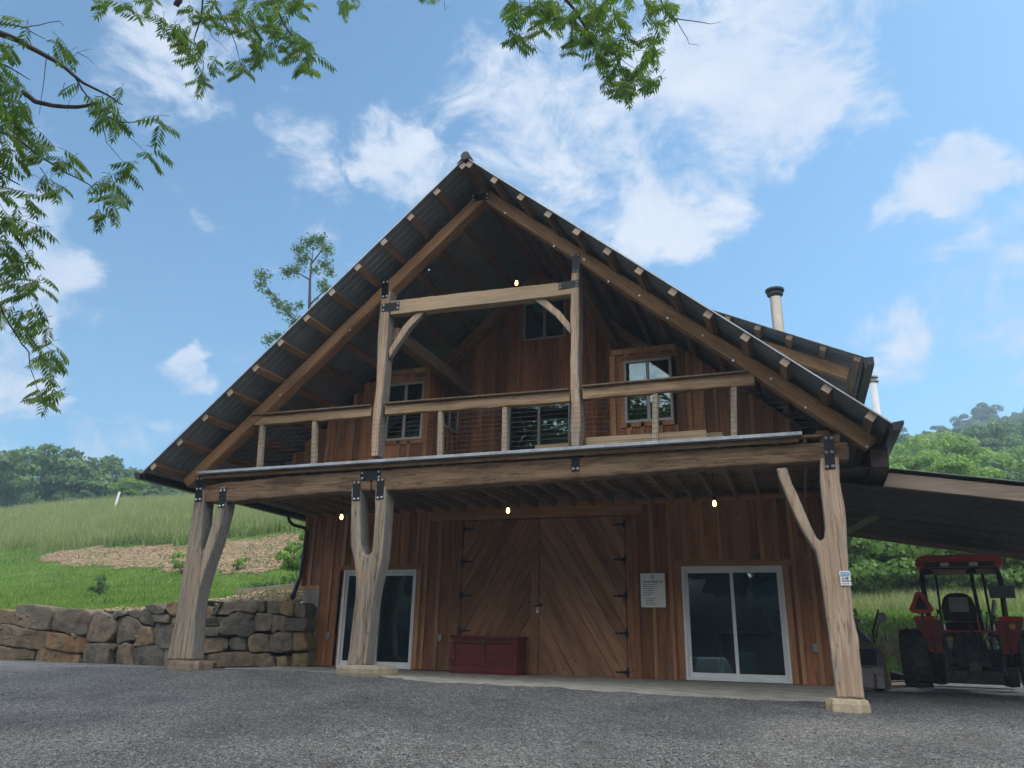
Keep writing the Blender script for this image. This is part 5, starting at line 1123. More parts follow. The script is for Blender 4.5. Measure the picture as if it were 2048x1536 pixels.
LA = [(20,95,30,6),(45,55,14,3),(8,130,12,3),(112,85,18,3),(130,105,12,3),(150,165,8,1),(183,195,14,2),(215,205,22,5),(232,240,20,5),(205,235,10,2),(240,183,6,1),(320,245,15,4),(305,310,16,4),(250,335,16,4),(225,370,26,6),(235,405,26,7),(212,425,18,4),(200,368,10,2),
      (15,160,30,8),(20,195,35,10),(45,225,30,8),(20,270,38,10),(70,275,28,6),(90,305,28,7),(130,320,22,5),(160,345,14,3),(110,375,28,6),(90,360,16,3),(25,315,34,8),(12,385,24,5),(55,400,30,5),(25,440,32,8),(70,450,28,5),
      (15,495,30,7),(60,525,28,6),(85,565,24,6),(45,575,28,7),(15,545,25,4),(12,620,22,5),(35,640,24,5),(70,620,18,4),(90,650,20,4),(60,665,16,3),(100,700,24,5),(115,725,18,4),(85,730,16,3),(75,790,16,4),(100,765,18,4),(120,790,14,4),(88,808,10,2)]
LA += [(10,200,30,5),(25,250,34,5),(5,300,30,4),(15,350,30,3),(5,430,30,4),(10,520,28,3)]
cluster_part('foliage', LA, 5.6, .205, 1.15)
LB = [(215,8,10,3),(258,12,10,3),(300,4,14,3),(280,38,12,3),(322,42,12,3),(350,60,12,4),(372,72,24,7),(370,105,18,6),(388,122,10,3),(412,92,14,4),(430,130,14,4),(403,165,16,5),(385,20,10,2),(410,38,12,3),(430,20,22,6),(440,55,14,4),(470,35,34,9),(515,10,36,10),(555,20,36,12),(600,12,28,9),(500,60,22,5),(510,90,16,5),(520,110,14,4),(535,100,16,4),(560,60,26,8),(590,75,26,8),(605,100,24,7),(628,115,18,6),(618,140,14,5),(600,125,12,4),(640,20,0,0),(482,140,14,6),(575,95,14,3),(690,12,16,4),(715,5,14,3),(850,-6,16,3),(540,60,14,4),(480,70,14,3)]
cluster_part('foliage', LB, 7.4, .235, 1.25)
LC = [(1030,10,18,5),(1032,28,10,3),(1033,68,14,5),(1060,20,16,5),(1090,12,30,8),(1075,55,14,4),(1125,15,34,9),(1170,20,34,10),(1205,15,24,7),(1150,45,28,8),(1190,45,28,8),(1110,40,20,5),(1230,40,22,5),(1160,85,22,6),(1195,85,24,7),(1220,75,20,5),(1245,75,16,3),(1140,108,10,2),(1200,115,18,5),(1230,100,20,5),(1240,125,18,5),(1215,155,16,4),(1245,155,18,6),(1262,175,16,5),(1235,190,12,3),(1240,175,12,3),(1275,145,16,4),(1290,130,12,3),(1305,108,18,5),(1298,85,14,3),(1315,75,8,1),(1290,160,14,4),(1310,160,14,3),(1285,185,8,1),(1300,10,16,4),(1325,20,14,4),(1315,45,10,2),(1335,5,16,3),(1250,-5,12,3),(1300,50,8,1)]
cluster_part('foliage', LC, 6.6, .235, 1.35)
# crown above and behind the viewer
V, T = crown_mesh('walnut', 15000, .022, 77, M['walnut'], 34, .8); V = V * np.array([7.5, 5.0, 3.6]) + np.array([-3.8, -18.2, 10.4]); np_mesh('foliage', V, np.arange(len(V)).reshape(-1, 4), T, M['walnut'], wt)
def br(path, d, r0, r1, name='limb'):
    pts = [D(p[0], p[1], (p[2] if len(p) > 2 else d)) for p in path]; out_ = [pts[0]]
    for i in range(len(pts) - 1):
        for k in (1, 2): out_.append(pts[i].lerp(pts[i + 1], k / 2) + Vector([random.uniform(-.006, .006) for _ in range(3)]) * (1 if k == 1 else 0))
    n = len(out_); return out_, [r0 + (r1 - r0) * i / (n - 1) for i in range(n)]
mb = MB()
TW = [([(-80,20),(0,67),(40,82),(80,105),(130,135),(165,165),(215,190),(245,210)],5.6,.028,.004),([(-60,60),(0,48),(50,55),(90,78)],5.6,.008,.002),([(50,55),(80,50),(120,42),(128,52)],5.6,.004,.0015),([(98,107),(90,140),(82,200),(78,230)],5.6,.004,.0015),([(140,125),(155,105),(185,98)],5.6,.003,.001),([(155,105),(175,115),(198,134)],5.6,.003,.001),
      ([(45,183),(70,203),(105,211),(155,214),(195,205)],5.6,.020,.012),([(145,145),(165,180),(190,208),(215,232),(245,245),(290,240),(303,252)],5.6,.007,.002),([(190,208),(205,250),(213,285),(235,310),(248,325)],5.6,.004,.0015),([(235,225),(255,270),(285,298)],5.6,.003,.0015),([(160,160),(155,185),(140,200),(135,225)],5.6,.0025,.001),([(130,165),(125,185),(140,195)],5.6,.0025,.001),
      ([(-60,240),(30,275),(70,305),(130,345),(180,370),(205,395)],5.6,.012,.002),([(80,335),(95,360),(105,380)],5.6,.003,.001),([(-60,330),(0,345),(40,370)],5.6,.012,.004),([(-60,560),(0,610),(20,650),(45,690),(58,705),(62,740),(75,780)],5.6,.010,.002),([(-50,400),(10,440),(40,480),(70,540)],5.6,.01,.002),([(45,683),(65,690),(80,692)],5.6,.003,.0015),([(-60,130),(10,130),(60,160)],5.6,.01,.003),
      ([(408,-40),(404,20),(396,55),(388,80),(400,105),(408,127),(402,158)],7.4,.010,.002),([(420,-40),(435,20),(460,60),(472,90),(482,130)],7.4,.009,.002),([(412,50),(425,75),(440,85),(458,105)],7.4,.003,.001),([(520,-50),(555,20),(575,60),(600,90),(625,130)],7.4,.012,.003),([(366,-40),(358,3),(352,12)],7.4,.035,.03),([(300,-30),(302,15),(310,35)],7.4,.004,.002),
      ([(1080,-60),(1150,20),(1180,70),(1200,90),(1230,110),(1245,140),(1262,175)],6.6,.016,.003),([(1058,-20),(1062,50),(1070,90),(1074,110)],6.6,.004,.0015),([(1070,90),(1080,102),(1088,107)],6.6,.002,.001),([(1310,-30),(1330,20),(1352,38),(1400,44),(1420,48),(1442,43)],6.6,.007,.0015),([(1352,38),(1370,70),(1378,88),(1398,91)],6.6,.004,.0015),([(1332,12),(1350,10),(1355,16)],6.6,.003,.001),([(1225,100),(1250,125),(1275,140)],6.6,.004,.002),([(1255,103),(1285,100),(1300,105)],6.6,.003,.0015),([(1185,120),(1175,130),(1172,140)],6.6,.003,.001),([(700,-30),(695,5),(700,20)],7.4,.004,.002),([(885,-20),(890,20),(900,12)],7.4,.003,.001)]
for pth, d, a_, b_ in TW: o_, r_ = br(pth, d, a_, b_); mb.tube(o_, r_, 6)
mb.build('twigs', M['bark'], wt)
trunk = [Vector((-1.5, -14.5, -1.9)), Vector((-1.5, -14.4, .5)), Vector((-1.35, -14.2, 2.8)), Vector((-1.2, -14.3, 5)), Vector((-1.0, -14.8, 7.5))]
mb = MB(); mb.tube(trunk, [.36, .27, .23, .17, .08], 14); mb.build('trunk', M['bark'], wt, smooth=True)
for tip, mid, r in ((D(-80, 20, 5.6), Vector((-1.3, -10.5, 4.2)), .1), (D(-60, 560, 5.6), Vector((-1.2, -10.5, 2.9)), .07), (D(-60, 240, 5.6), Vector((-1.1, -10.2, 3.6)), .07), (D(408, -40, 7.4), Vector((-.6, -11, 6.2)), .09), (D(1080, -60, 6.6), Vector((1.8, -11.2, 7.0)), .1), (D(1310, -30, 6.6), Vector((2.6, -11.2, 7.2)), .08), (D(520, -50, 7.4), Vector((0, -10.6, 6.6)), .08)):
    z0 = min(6.5, max(1.6, tip.z - .8)); s0 = Vector((-1.3, -14.25, z0)); mb = MB(); mb.tube([s0, s0.lerp(mid, .5) + Vector((0, 0, .3)), mid, mid.lerp(tip, .5) + Vector((0, 0, .12)), tip], [r, r * .75, r * .5, r * .3, r * .14 + .004], 8); mb.build('limb', M['bark'], wt, smooth=True)
# ------------------------------------------------------------------ tractor, seen from behind
tr = thing('tractor', 'red compact tractor seen from behind, with canopy, black seat and warning triangle', 'tractor', (0, 0, 0), local=True)
def wheel(cx, cy, R, W, lug=22):
    mb = MB(); hw = W / 2; pr = [(R * .52, -hw * .72), (R * .60, -hw * .95), (R * .82, -hw), (R * .93, -hw * .92), (R * .95, -hw * .5), (R * .955, 0), (R * .95, hw * .5), (R * .93, hw * .92), (R * .82, hw), (R * .60, hw * .95), (R * .52, hw * .72)]
    mb.lathe(pr, (cx, cy, R), 36, 'x', .5)
    for k in range(lug):
        for sg in (-1, 1):
            a0 = 2 * math.pi * (k + (.5 if sg > 0 else 0)) / lug; a1 = a0 + .20
            def P(a, x, r): return (cx + x, cy + r * math.cos(a), R + r * math.sin(a))
            x0, x1 = sg * hw * .02, sg * hw * 1.0; q = []
            for r in (R * .93, R * 1.0): q += [P(a0, x0, r), P(a1, x1, r - .02 * (r > R * .95)), P(a1 + .085, x1, r - .02 * (r > R * .95)), P(a0 + .085, x0, r)]
            mb.hexa(q if sg > 0 else [q[i] for i in (3, 2, 1, 0, 7, 6, 5, 4)], .6)
    t = mb.build('wheel', M['tyre'], tr); mb = MB(); mb.lathe([(R * .12, -hw * .55), (R * .3, -hw * .5), (R * .5, -hw * .6), (R * .55, -hw * .85), (R * .55, hw * .85), (R * .5, hw * .6), (R * .3, hw * .5), (R * .12, hw * .55)], (cx, cy, R), 24, 'x'); mb.build('rim', M['greasy'], t, smooth=False); return t
wheel(-.92, 0, .52, .46); wheel(.92, 0, .52, .46); wheel(-.62, 2.0, .34, .26, 16); wheel(.62, 2.0, .34, .26, 16)
mb = MB(); mb.hexa([(-.26, -.22, .40), (.26, -.22, .40), (.24, 1.3, .42), (-.24, 1.3, .42), (-.24, -.2, .86), (.24, -.2, .86), (.22, 1.3, .8), (-.22, 1.3, .8)]); mb.tube([(-.72, 0, .52), (.72, 0, .52)], [.13, .13], 14); mb.tube([(-.5, 0, .52), (.5, 0, .52)], .19, 14)
mb.box(-.14, .14, -.34, -.2, .5, .8); mb.lathe([(.07, -.46), (.07, -.34), (.11, -.33)], (0, 0, .58), 12, 'y'); mb.box(-.2, .2, -.3, -.18, .82, .98); mb.tube([(.1, -.3, .9), (.16, -.36, .84), (.2, -.3, .7)], .02, 6); mb.tube([(-.08, -.36, .86), (-.1, -.4, .7), (-.02, -.36, .62)], .015, 6)
mb.build('gearbox', M['greasy'], tr, bevel=.02)
for s in (-1, 1):
    mb = MB(); mb.bar((s * .36, -.12, .42), (s * .42, -.95, .30), .05, .07); mb.lathe([(.05, -.02), (.05, .02)], (s * .42, -.96, .30), 12, 'x'); mb.tube([(s * .3, -.2, .95), (s * .4, -.55, .92), (s * .43, -.72, .72)], [.03, .03, .03], 8); mb.tube([(s * .43, -.72, .74), (s * .41, -.66, .34)], .02, 8); mb.build('lift_arm', M['greasy'], tr, bevel=.006)
for i_, (xa, xb, za) in enumerate(((-.16, .1, .98), (.02, .22, 1.02), (.16, -.05, .95), (-.26, -.3, 1.0), (.28, .34, .9))):
    mb = MB(); mb.tube([(xa, -.16, za), (xa + .02, -.34, za - .02), ((xa + xb) / 2, -.42, za - .16 - .03 * i_), (xb, -.36, .66 - .03 * i_), (xb, -.2, .6)], .012, 6); mb.build('hose', M['blackmetal'], tr, smooth=True)
for xa in (-.3, -.05, .12, .27): mb = MB(); mb.lathe([(.035, 0), (.035, -.05), (.02, -.06), (.02, -.09)], (xa, -.24, .78 + .1 * (xa > 0)), 10, 'y'); mb.build('coupling', M['grey'], tr)
for s in (-1, 1):
    mb = MB(); mb.lathe([(.05, 0), (.05, -.03)], (s * .66, -.37, 1.08), 12, 'y'); mb.build('reflector', M['redshade'] if s < 0 else M['yellow'], tr)
    mb = MB(); mb.bar((s * .44, -.96, .32), (s * .44, -.5, .62), .025, .05); mb.tube([(s * .2, -.3, .4), (s * .42, -.6, .34)], .015, 6); mb.build('stabiliser', M['greasy'], tr)
mb = MB(); mb.tube([(0, -.3, .86), (0.02, -.75, .78)], .024, 8); mb.build('top_link', M['greasy'], tr)
mb = MB(); mb.box(-.05, .05, -.62, -.25, .36, .42); mb.prism([(-.09, .34), (.09, .34), (.09, .5), (-.09, .5)], -.66, -.62); mb.build('drawbar', M['greasy'], tr, bevel=.006)
mb = MB(); mb.tube([(-.42, -.24, .99), (.42, -.24, .99)], .022, 8); mb.build('cross_bar', M['red'], tr)
for s in (-1, 1):   # fenders
    mb = MB(); q = []; ar = [(-.34, .62), (-.40, .9), (-.30, 1.16), (-.05, 1.22), (.35, 1.20), (.55, 1.05), (.62, .7)]
    for i in range(len(ar) - 1):
        (a, b), (c_, d_) = ar[i], ar[i + 1]; x0, x1 = s * .56, s * .60; mb.hexa([(x0, a, .5), (x1, a, .5), (x1, c_, .5), (x0, c_, .5), (x0, a, b), (x1, a, b), (x1, c_, d_), (x0, c_, d_)] if s > 0 else [(x1, a, .5), (x0, a, .5), (x0, c_, .5), (x1, c_, .5), (x1, a, b), (x0, a, b), (x0, c_, d_), (x1, c_, d_)])
    xi, xo = s * .40, s * .84; q_ = [(s * .44, -.34, .62), (s * .66, -.36, .62), (s * .66, -.33, .62), (s * .44, -.31, .62), (xi, -.34, 1.18), (xo, -.36, 1.18), (xo, -.33, 1.18), (xi, -.31, 1.18)]; mb.hexa(q_ if s > 0 else [q_[i] for i in (1, 0, 3, 2, 5, 4, 7, 6)])
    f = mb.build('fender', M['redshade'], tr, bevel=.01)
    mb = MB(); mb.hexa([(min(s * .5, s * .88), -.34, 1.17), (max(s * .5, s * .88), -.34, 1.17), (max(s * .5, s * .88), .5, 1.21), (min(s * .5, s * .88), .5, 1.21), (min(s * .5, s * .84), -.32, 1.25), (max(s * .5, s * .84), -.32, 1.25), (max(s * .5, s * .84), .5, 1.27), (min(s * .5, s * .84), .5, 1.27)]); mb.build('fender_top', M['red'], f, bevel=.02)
    mb = MB(); mb.tube([(s * .56, -.22, 1.16), (s * .46, -.28, 1.02), (s * .36, -.3, .86), (s * .34, -.3, .7)], [.035, .035, .03, .03], 8); mb.build('grab_rail', M['grey'], tr)
    # roll bar posts: left one straight, right one bends outward
    mb = MB(); P_ = [(s * .60, .12, 1.0), (s * .62, .12, 1.5), (s * .64, .14, 1.9), (s * .60, .2, 2.12), (s * .5, .25, 2.2)]; mb.tube(P_, [.045] * 5, 4); mb.build('roll_bar', M['blackmetal'] if s < 0 else M['greasy'], tr)
    mb = MB(); mb.tube([(s * .42, 1.15, .95), (s * .40, 1.05, 2.18)], .025, 6); mb.build('canopy_post', M['blackmetal'], tr)
mb = MB(); mb.tube([(.22, -.0, 1.0), (.20, .1, 1.6), (.18, .18, 2.2)], .032, 8); mb.build('canopy_post', M['blackmetal'], tr)
mb = MB(); pr = [(-.68, 2.12), (-.72, 2.18), (-.66, 2.31), (-.5, 2.35), (.5, 2.35), (.66, 2.31), (.72, 2.18), (.68, 2.12)]
mb.prism(pr, -.18, 1.25); can = mb.build('canopy', M['red'], tr, bevel=.05)
mb = MB(); mb.box(-.56, .56, -.235, -.17, 2.13, 2.21); mb.box(-.62, .62, -.12, 1.2, 2.09, 2.125); mb.build('canopy_lining', M['greasy'], can, bevel=.01)
for x in (-.22, .24): mb = MB(); mb.box(x - .085, x + .085, -.30, -.24, 2.12, 2.21); l = mb.build('work_light', M['blackmetal'], tr, bevel=.01); mb = MB(); mb.box(x - .07, x + .07, -.312, -.301, 2.13, 2.20); mb.build('lens', M['lamp'], l, bevel=.006)
for x in (-.50, .20): mb = MB(); mb.lathe([(.045, 0), (.08, .0), (.085, .05), (.05, .09)], (x, -.1, 2.0), 12, 'z'); mb.box(x - .09, x + .06, -.14, -.05, 2.0, 2.08); mb.build('turn_light', M['blackmetal'], tr, bevel=.01)
# seat
mb = MB(); pts = [(-.27, 1.18), (-.28, 1.42), (-.23, 1.60), (-.12, 1.68), (.12, 1.68), (.23, 1.60), (.28, 1.42), (.27, 1.18)]; mb.prism([(x - .1, z) for x, z in pts], .05, .17); se = mb.build('seat_back', M['seat'], tr, bevel=.04)
mb = MB(); mb.box(-.25, .06, .035, .048, 1.34, 1.60); mb.build('back_pad', M['pad'], se, bevel=.004)
mb = MB(); mb.hexa([(-.36, .1, 1.0), (.16, .1, 1.0), (.16, .6, 1.03), (-.36, .6, 1.03), (-.36, .1, 1.17), (.16, .1, 1.17), (.16, .62, 1.13), (-.36, .62, 1.13)]); mb.box(-.3, .1, .1, .5, .9, 1.0); mb.build('seat', M['seat'], tr, bevel=.03)
for s in (-1, 1): mb = MB(); mb.box(-.1 + s * .33 - .035, -.1 + s * .33 + .035, .1, .45, 1.32, 1.38); mb.box(-.1 + s * .31 - .02, -.1 + s * .31 + .02, .08, .13, 1.18, 1.34); mb.build('arm_rest', M['seat'], tr, bevel=.012)
mb = MB(); mb.lathe([(.012, 0), (.012, .01)], (-.1, 1.0, 1.45), 8); 
rw = [(-.1 + .19 * math.cos(a), .92 + .06 * math.sin(a), 1.42 + .17 * math.sin(a)) for a in [i * math.pi / 12 for i in range(25)]]; mb.tube(rw, .015, 6); mb.tube([(-.1, .93, 1.42), (-.1, 1.2, 1.1)], .02, 6); mb.tube([rw[0], (-.1, .95, 1.4), rw[12]], .01, 5); mb.build('steering_wheel', M['blackmetal'], tr)
mb = MB(); mb.hexa([(-.28, 1.15, .8), (.24, 1.15, .8), (.24, 2.75, .6), (-.28, 2.75, .6), (-.26, 1.15, 1.32), (.22, 1.15, 1.32), (.2, 2.7, 1.08), (-.24, 2.7, 1.08)]); mb.build('bonnet', M['red'], tr, bevel=.05)
mb = MB(); mb.box(-.55, .55, .35, 1.2, .5, .56); mb.build('platform', M['greasy'], tr)
mb = MB(); mb.tube([(-.62, 2.0, .34), (.62, 2.0, .34)], .06, 8); mb.build('front_axle', M['greasy'], tr)
for s in (-1, 1): mb = MB(); mb.tube([(s * .40, .9, .8), (s * .42, 1.5, 1.15), (s * .42, 2.6, .8), (s * .42, 3.3, .3)], .05, 4); mb.build('loader_arm', M['greasy'], tr)
mb = MB(); mb.hexa([(-.75, 3.2, -.0), (.75, 3.2, -.0), (.75, 3.7, .02), (-.75, 3.7, .02), (-.75, 3.2, .5), (.75, 3.2, .5), (.75, 3.3, .5), (-.75, 3.3, .5)]); mb.build('bucket', M['greasy'], tr)
mb = MB(); c0 = (-.70, 1.47); hx = [(-.055, .20), (.055, .20), (.205, -.11), (.15, -.17), (-.15, -.17), (-.205, -.11)]; mb.prism([(c0[0] + a, c0[1] + b) for a, b in hx], -.42, -.41); tri = mb.build('warning_triangle', M['red'], tr)
mb = MB(); hx2 = [(0, .145), (.125, -.105), (-.125, -.105)]; mb.prism([(c0[0] + a, c0[1] + b) for a, b in hx2], -.425, -.421); mb.build('triangle_centre', M['seat'], tri)
mb = MB(); mb.box(-.72, -.68, -.405, -.3, 1.2, 1.5); mb.build('bracket', M['blackmetal'], tr)
mb = MB(); mb.box(-.78, -.64, -.36, -.345, 1.28, 1.32); mb.build('marker_plate', M['pad'], tr)
mb = MB(); mb.box(.42, .82, .05, .075, 1.58, 1.80); mb.build('mirror', M['panel'], tr, bevel=.01)
mb = MB(); mb.bar((.42, .3, 1.25), (.50, .45, 1.55), .03, .09); mb.build('lever_plate', M['grey'], tr)
for (a, b) in (((.28, .3, 1.0), (.34, .35, 1.32)), ((.36, .25, 1.0), (.44, .3, 1.25)), ((-.5, .3, 1.1), (-.46, .36, 1.36))): mb = MB(); mb.tube([a, b], .012, 6); mb.lathe([(.02, 0), (.026, .02), (.0, .05)], b, 8); mb.build('lever', M['blackmetal'], tr)
p = D(1957, 1379, 13.4); tr.location = (p.x, p.y, p.z - .02); tr.rotation_euler = (0, 0, math.radians(-9))
# ------------------------------------------------------------------ machine beside the right post
mc = thing('loader_machine', 'dark grey machine with a worn yellow rim beside the right porch post', 'machine', (0, 0, 0), local=True)
mb = MB(); pr = [(-.40, .0), (.28, .0), (.30, .10), (.25, .62), (.20, .74), (.08, .79), (-.40, .79)]; mb.prism(pr, 0, .5); body = mb.build('body', M['panel'], mc, bevel=.03)
mb = MB(); rim = [(-.40, .795), (.08, .80), (.205, .755), (.265, .63), (.315, .10), (.30, -.0)]; mb.tube([(x, -.005, z) for x, z in rim], .017, 6); mb.build('rim', M['yellow'], mc)
mb = MB(); mb.prism([(-.36, .42), (.12, .42), (.14, .68), (.1, .71), (-.36, .71)], -.015, .0); mb.box(-.33, .08, -.022, -.014, .45, .56); mb.build('door_panel', M['seat'], body, bevel=.006)
mb = MB(); mb.prism([(-.30, .05), (.02, .02), (.06, .36), (-.34, .36)], -.012, 0); mb.build('lower_panel', M['pad'], body, bevel=.004)
for x in (-.29, .13): mb = MB(); mb.box(x - .09, x + .09, -.07, -.013, .27, .39); mb.box(x - .04, x + .08, -.05, -.013, .02, .27); mb.build('pad', M['pad'], mc, bevel=.012)
mb = MB(); mb.hexa([(-.40, .1, .80), (.12, .1, .80), (.12, .6, .80), (-.40, .6, .80), (-.40, .3, 1.18), (-.22, .3, 1.18), (-.22, .5, 1.18), (-.40, .5, 1.18)]); mb.build('hood', M['panel'], mc, bevel=.02)
mb = MB(); mb.hexa([(-.42, .2, 1.24), (-.06, .2, 1.19), (-.04, .8, 1.19), (-.42, .8, 1.24), (-.42, .2, 1.30), (-.1, .2, 1.26), (-.1, .8, 1.26), (-.42, .8, 1.30)]); mb.tube([(-.2, .4, 1.2), (-.1, .42, .8)], .02, 6); mb.build('shelf_plate', M['pad'], mc)
mb = MB(); mb.tube([(-.42, .3, 1.56), (-.30, .28, 1.52), (-.18, .26, 1.42), (-.14, .25, 1.34), (-.2, .25, 1.30), (-.32, .27, 1.33), (-.42, .3, 1.42)], .014, 6); mb.tube([(-.16, .25, 1.46), (-.12, .25, 1.3)], .012, 6); mb.build('hose', M['tyre'], mc, smooth=True)
for xx in (-.3, .2): 
    mb = MB(); mb.lathe([(.12, -.12), (.19, -.10), (.2, 0), (.19, .1), (.12, .12)], (xx - .1, .42, .15), 18, 'x'); mb.build('wheel', M['tyre'], mc)
p = D(1755, 1379, 14.0); mc.location = (p.x - .08, p.y, p.z); mc.rotation_euler = (0, 0, math.radians(-6))
# tools and boards behind
def rel(u, v, d): return D(u, v, d)
sh = thing('shovel', 'pale worn shovel blade up, leaning behind the yellow rimmed machine', 'shovel', tuple(rel(1748, 1265, 14.8)))
a, b = rel(1748, 1290, 14.8), rel(1757, 1247, 14.8); mb = MB(); mb.tube([a - Vector((0, 0, .8)), a, b], .016, 6); mb.build('handle', M['leanwood'], sh)
mb = MB(); c = rel(1768, 1226, 14.8); d_ = (c - b).normalized(); s_ = d_.cross(Vector((0, -1, 0))).normalized(); pts = []
L_ = (c - b).length
prof = [(0, .01), (.12, .04), (.3, .09), (.6, .10), (.85, .07), (1.0, .02)]
for f_, w_ in prof: pts.append((b + d_ * L_ * f_, w_))
vs = []; 
for q, w_ in pts: vs += [q + s_ * w_, q + Vector((0, .04, 0)) + s_ * 0, q - s_ * w_]
fs = []
for i in range(len(pts) - 1): fs += [(3 * i, 3 * i + 1, 3 * i + 4, 3 * i + 3), (3 * i + 1, 3 * i + 2, 3 * i + 5, 3 * i + 4)]
mb.add(vs, fs); bl = mb.build('blade', M['white'], sh); sd_ = bl.modifiers.new('solid', 'SOLIDIFY'); sd_.thickness = .008
rd = thing('iron_bar', 'black iron bar leaning between the machine and the bank', 'bar', tuple(rel(1745, 1268, 14.6)))
mb = MB(); mb.tube([rel(1743, 1275, 14.6) - Vector((0, 0, .7)), rel(1746, 1262, 14.6), rel(1757, 1219, 14.6)], .018, 6); mb.build('rod', M['blackmetal'], rd)
pb = thing('blade_implement', 'dark angled implement frame lying on the ground between machine and tractor tyre', 'implement', tuple(rel(1800, 1372, 15.2)))
P = [rel(1781, 1344, 15.2), rel(1822, 1354, 15.0), rel(1822, 1366, 15.0), rel(1781, 1361, 15.2)]
mb = MB(); mb.add([q for q in P] + [q + Vector((0, .05, 0)) for q in P], [(0, 3, 2, 1), (4, 5, 6, 7), (0, 1, 5, 4), (1, 2, 6, 5), (2, 3, 7, 6), (3, 0, 4, 7)]); mb.build('blade', M['greasy'], pb)
mb = MB(); mb.tube([P[0] + Vector((0, -.02, .01)), P[1] + Vector((0, -.02, .01))], .02, 5); mb.build('bar', M['grey'], pb)
mb = MB(); mb.bar(rel(1781, 1363, 14.9), rel(1815, 1362, 14.9), .08, .03); o = mb.build('loose_board', M['plank']); tag(o, 'pale board lying on edge under the dark implement frame', 'board')
mb = MB(); mb.bar(rel(1781, 1373, 14.6), rel(1824, 1372, 14.6), .12, .05); o = mb.build('loose_board', M['leanwood']); tag(o, 'grey brown board flat on the gravel beside the left tractor tyre', 'board')
# ------------------------------------------------------------------ chest
ch = thing('wooden_chest', 'dark red panelled wooden chest on the apron in front of the left barn door', 'chest', (-.87, 3.35, 0))
x0, x1, y0, y1, zt = -1.55, -.18, 3.05, 3.63, .70
mb = MB(); mb.box(x0 + .03, x1 - .03, y0 + .035, y1, .02, zt - .03); bd = mb.build('body', M['chest'], ch)
mb = MB(); w_ = .075
for (a, b, c_, d_) in ((x0, x1, .0, .12), (x0, x1, .56, .655)): mb.box(a, b, y0, y0 + .034, c_, d_)
for a in (x0, (x0 + x1) / 2 - w_ / 2 + .0, x1 - w_): mb.box(a, a + w_, y0, y0 + .034, .12, .56)
for (a, b, c_, d_) in ((y0 + .035, y1, .0, .12), (y0 + .035, y1, .56, .655)): mb.box(x1 - .029, x1, a, b, c_, d_)
for a in (y0 + .035, y1 - w_): mb.box(x1 - .029, x1, a, a + w_, .12, .56)
mb.build('panel_frame', M['chest'], ch, bevel=.004)
mb = MB(); mb.box(x0 - .02, x1 + .02, y0 - .025, y1 + .01, .658, .70); mb.build('lid', M['chest'], ch, bevel=.008)
mb = MB(); mb.box(-.90, -.84, y0 - .006, y0 - .001, .56, .66); mb.build('hasp', M['greasy'], ch, bevel=.002)
for xx in (x0 + .012, x0 + .06): mb = MB(); mb.lathe([(.008, 0), (.008, -.004)], (xx, y0 - .001, .60 if xx < x0 + .03 else .3), 8, 'y'); mb.build('nail', M['bolt'], ch)
# ------------------------------------------------------------------ signs
def text(body, x, z, y, size, mat, parent, align='LEFT', sx=1.0, ext=.001, off_=.0008):
    cu = bpy.data.curves.new('lettering', 'FONT'); cu.body = body; cu.size = size; cu.align_x = align; cu.extrude = ext; cu.resolution_u = 2; cu.offset = off_
    to = bpy.data.objects.new('lettering_tmp', cu); C.objects.link(to); bpy.context.view_layer.update()
    me = bpy.data.meshes.new_from_object(to.evaluated_get(bpy.context.evaluated_depsgraph_get())); bpy.data.objects.remove(to, do_unlink=True)
    off = OFF[root_of(parent).name]; me.transform(Matrix.Translation(Vector((x, y, z)) - off) @ Matrix.Rotation(math.pi / 2, 4, 'X') @ Matrix.Diagonal((sx, 1, 1, 1)))
    me.materials.clear(); me.materials.append(mat); o = bpy.data.objects.new('lettering', me); C.objects.link(o); o.parent = parent; return o
sg = thing('rules_sign', 'white rules sign with dark lettering on the siding right of the barn door', 'sign', (2.335, 3.70, 1.59)); ys_ = YW - .045
mb = MB(); mb.box(2.10, 2.57, ys_, ys_ + .012, 1.275, 1.907); bo = mb.build('board', M['white'], sg, bevel=.003)
text('Terms & Conditions for use', 2.335, 1.735, ys_ - .001, .056, M['ink'], sg, 'CENTER', .60, .001, .0016)
for i, ln in enumerate(['Participation at own risk at all times', 'Keep all children supervised', 'Only in open work areas', 'Do not block any doors', 'Clean up equipment used', 'Sign the guest book']):
    text(ln, 2.155, 1.695 - .040 * i, ys_ - .001, .026, M['ink'], sg, 'LEFT', .72)
for i, ln in enumerate(['For questions, please call', 'the office before use', 'and leave a message', 'or ask at the house today']): text(ln, 2.19, 1.435 - .036 * i, ys_ - .001, .026, M['ink'], sg, 'LEFT', .72)
mb = MB()
for k in range(9): a = k * .7; mb.bar((2.335 + .012 * math.cos(a), ys_ - .001, 1.845 + .010 * math.sin(a)), (2.335 + .035 * math.cos(a), ys_ - .001, 1.85 + .03 * math.sin(a)), .002, .007)
mb.bar((2.335, ys_ - .001, 1.80), (2.335, ys_ - .001, 1.845), .002, .008); mb.bar((2.30, ys_ - .001, 1.80), (2.37, ys_ - .001, 1.80), .002, .006); mb.build('emblem', M['ink'], sg)
for x in (2.115, 2.555):
    for z in (1.292, 1.89): mb = MB(); mb.lathe([(.009, 0), (.009, -.003), (.004, -.006)], (x, ys_, z), 8, 'y'); mb.build('screw', M['bolt'], sg)
ns = thing('notice_sign', 'small blue and white NOTICE sign nailed to the right porch post', 'sign', tuple(Y(1690, 1156, -.02)))
a, b, c_, d_ = Y(1679, 1141, -.022), Y(1700, 1143, -.022), Y(1703, 1172, -.022), Y(1681, 1170, -.022)
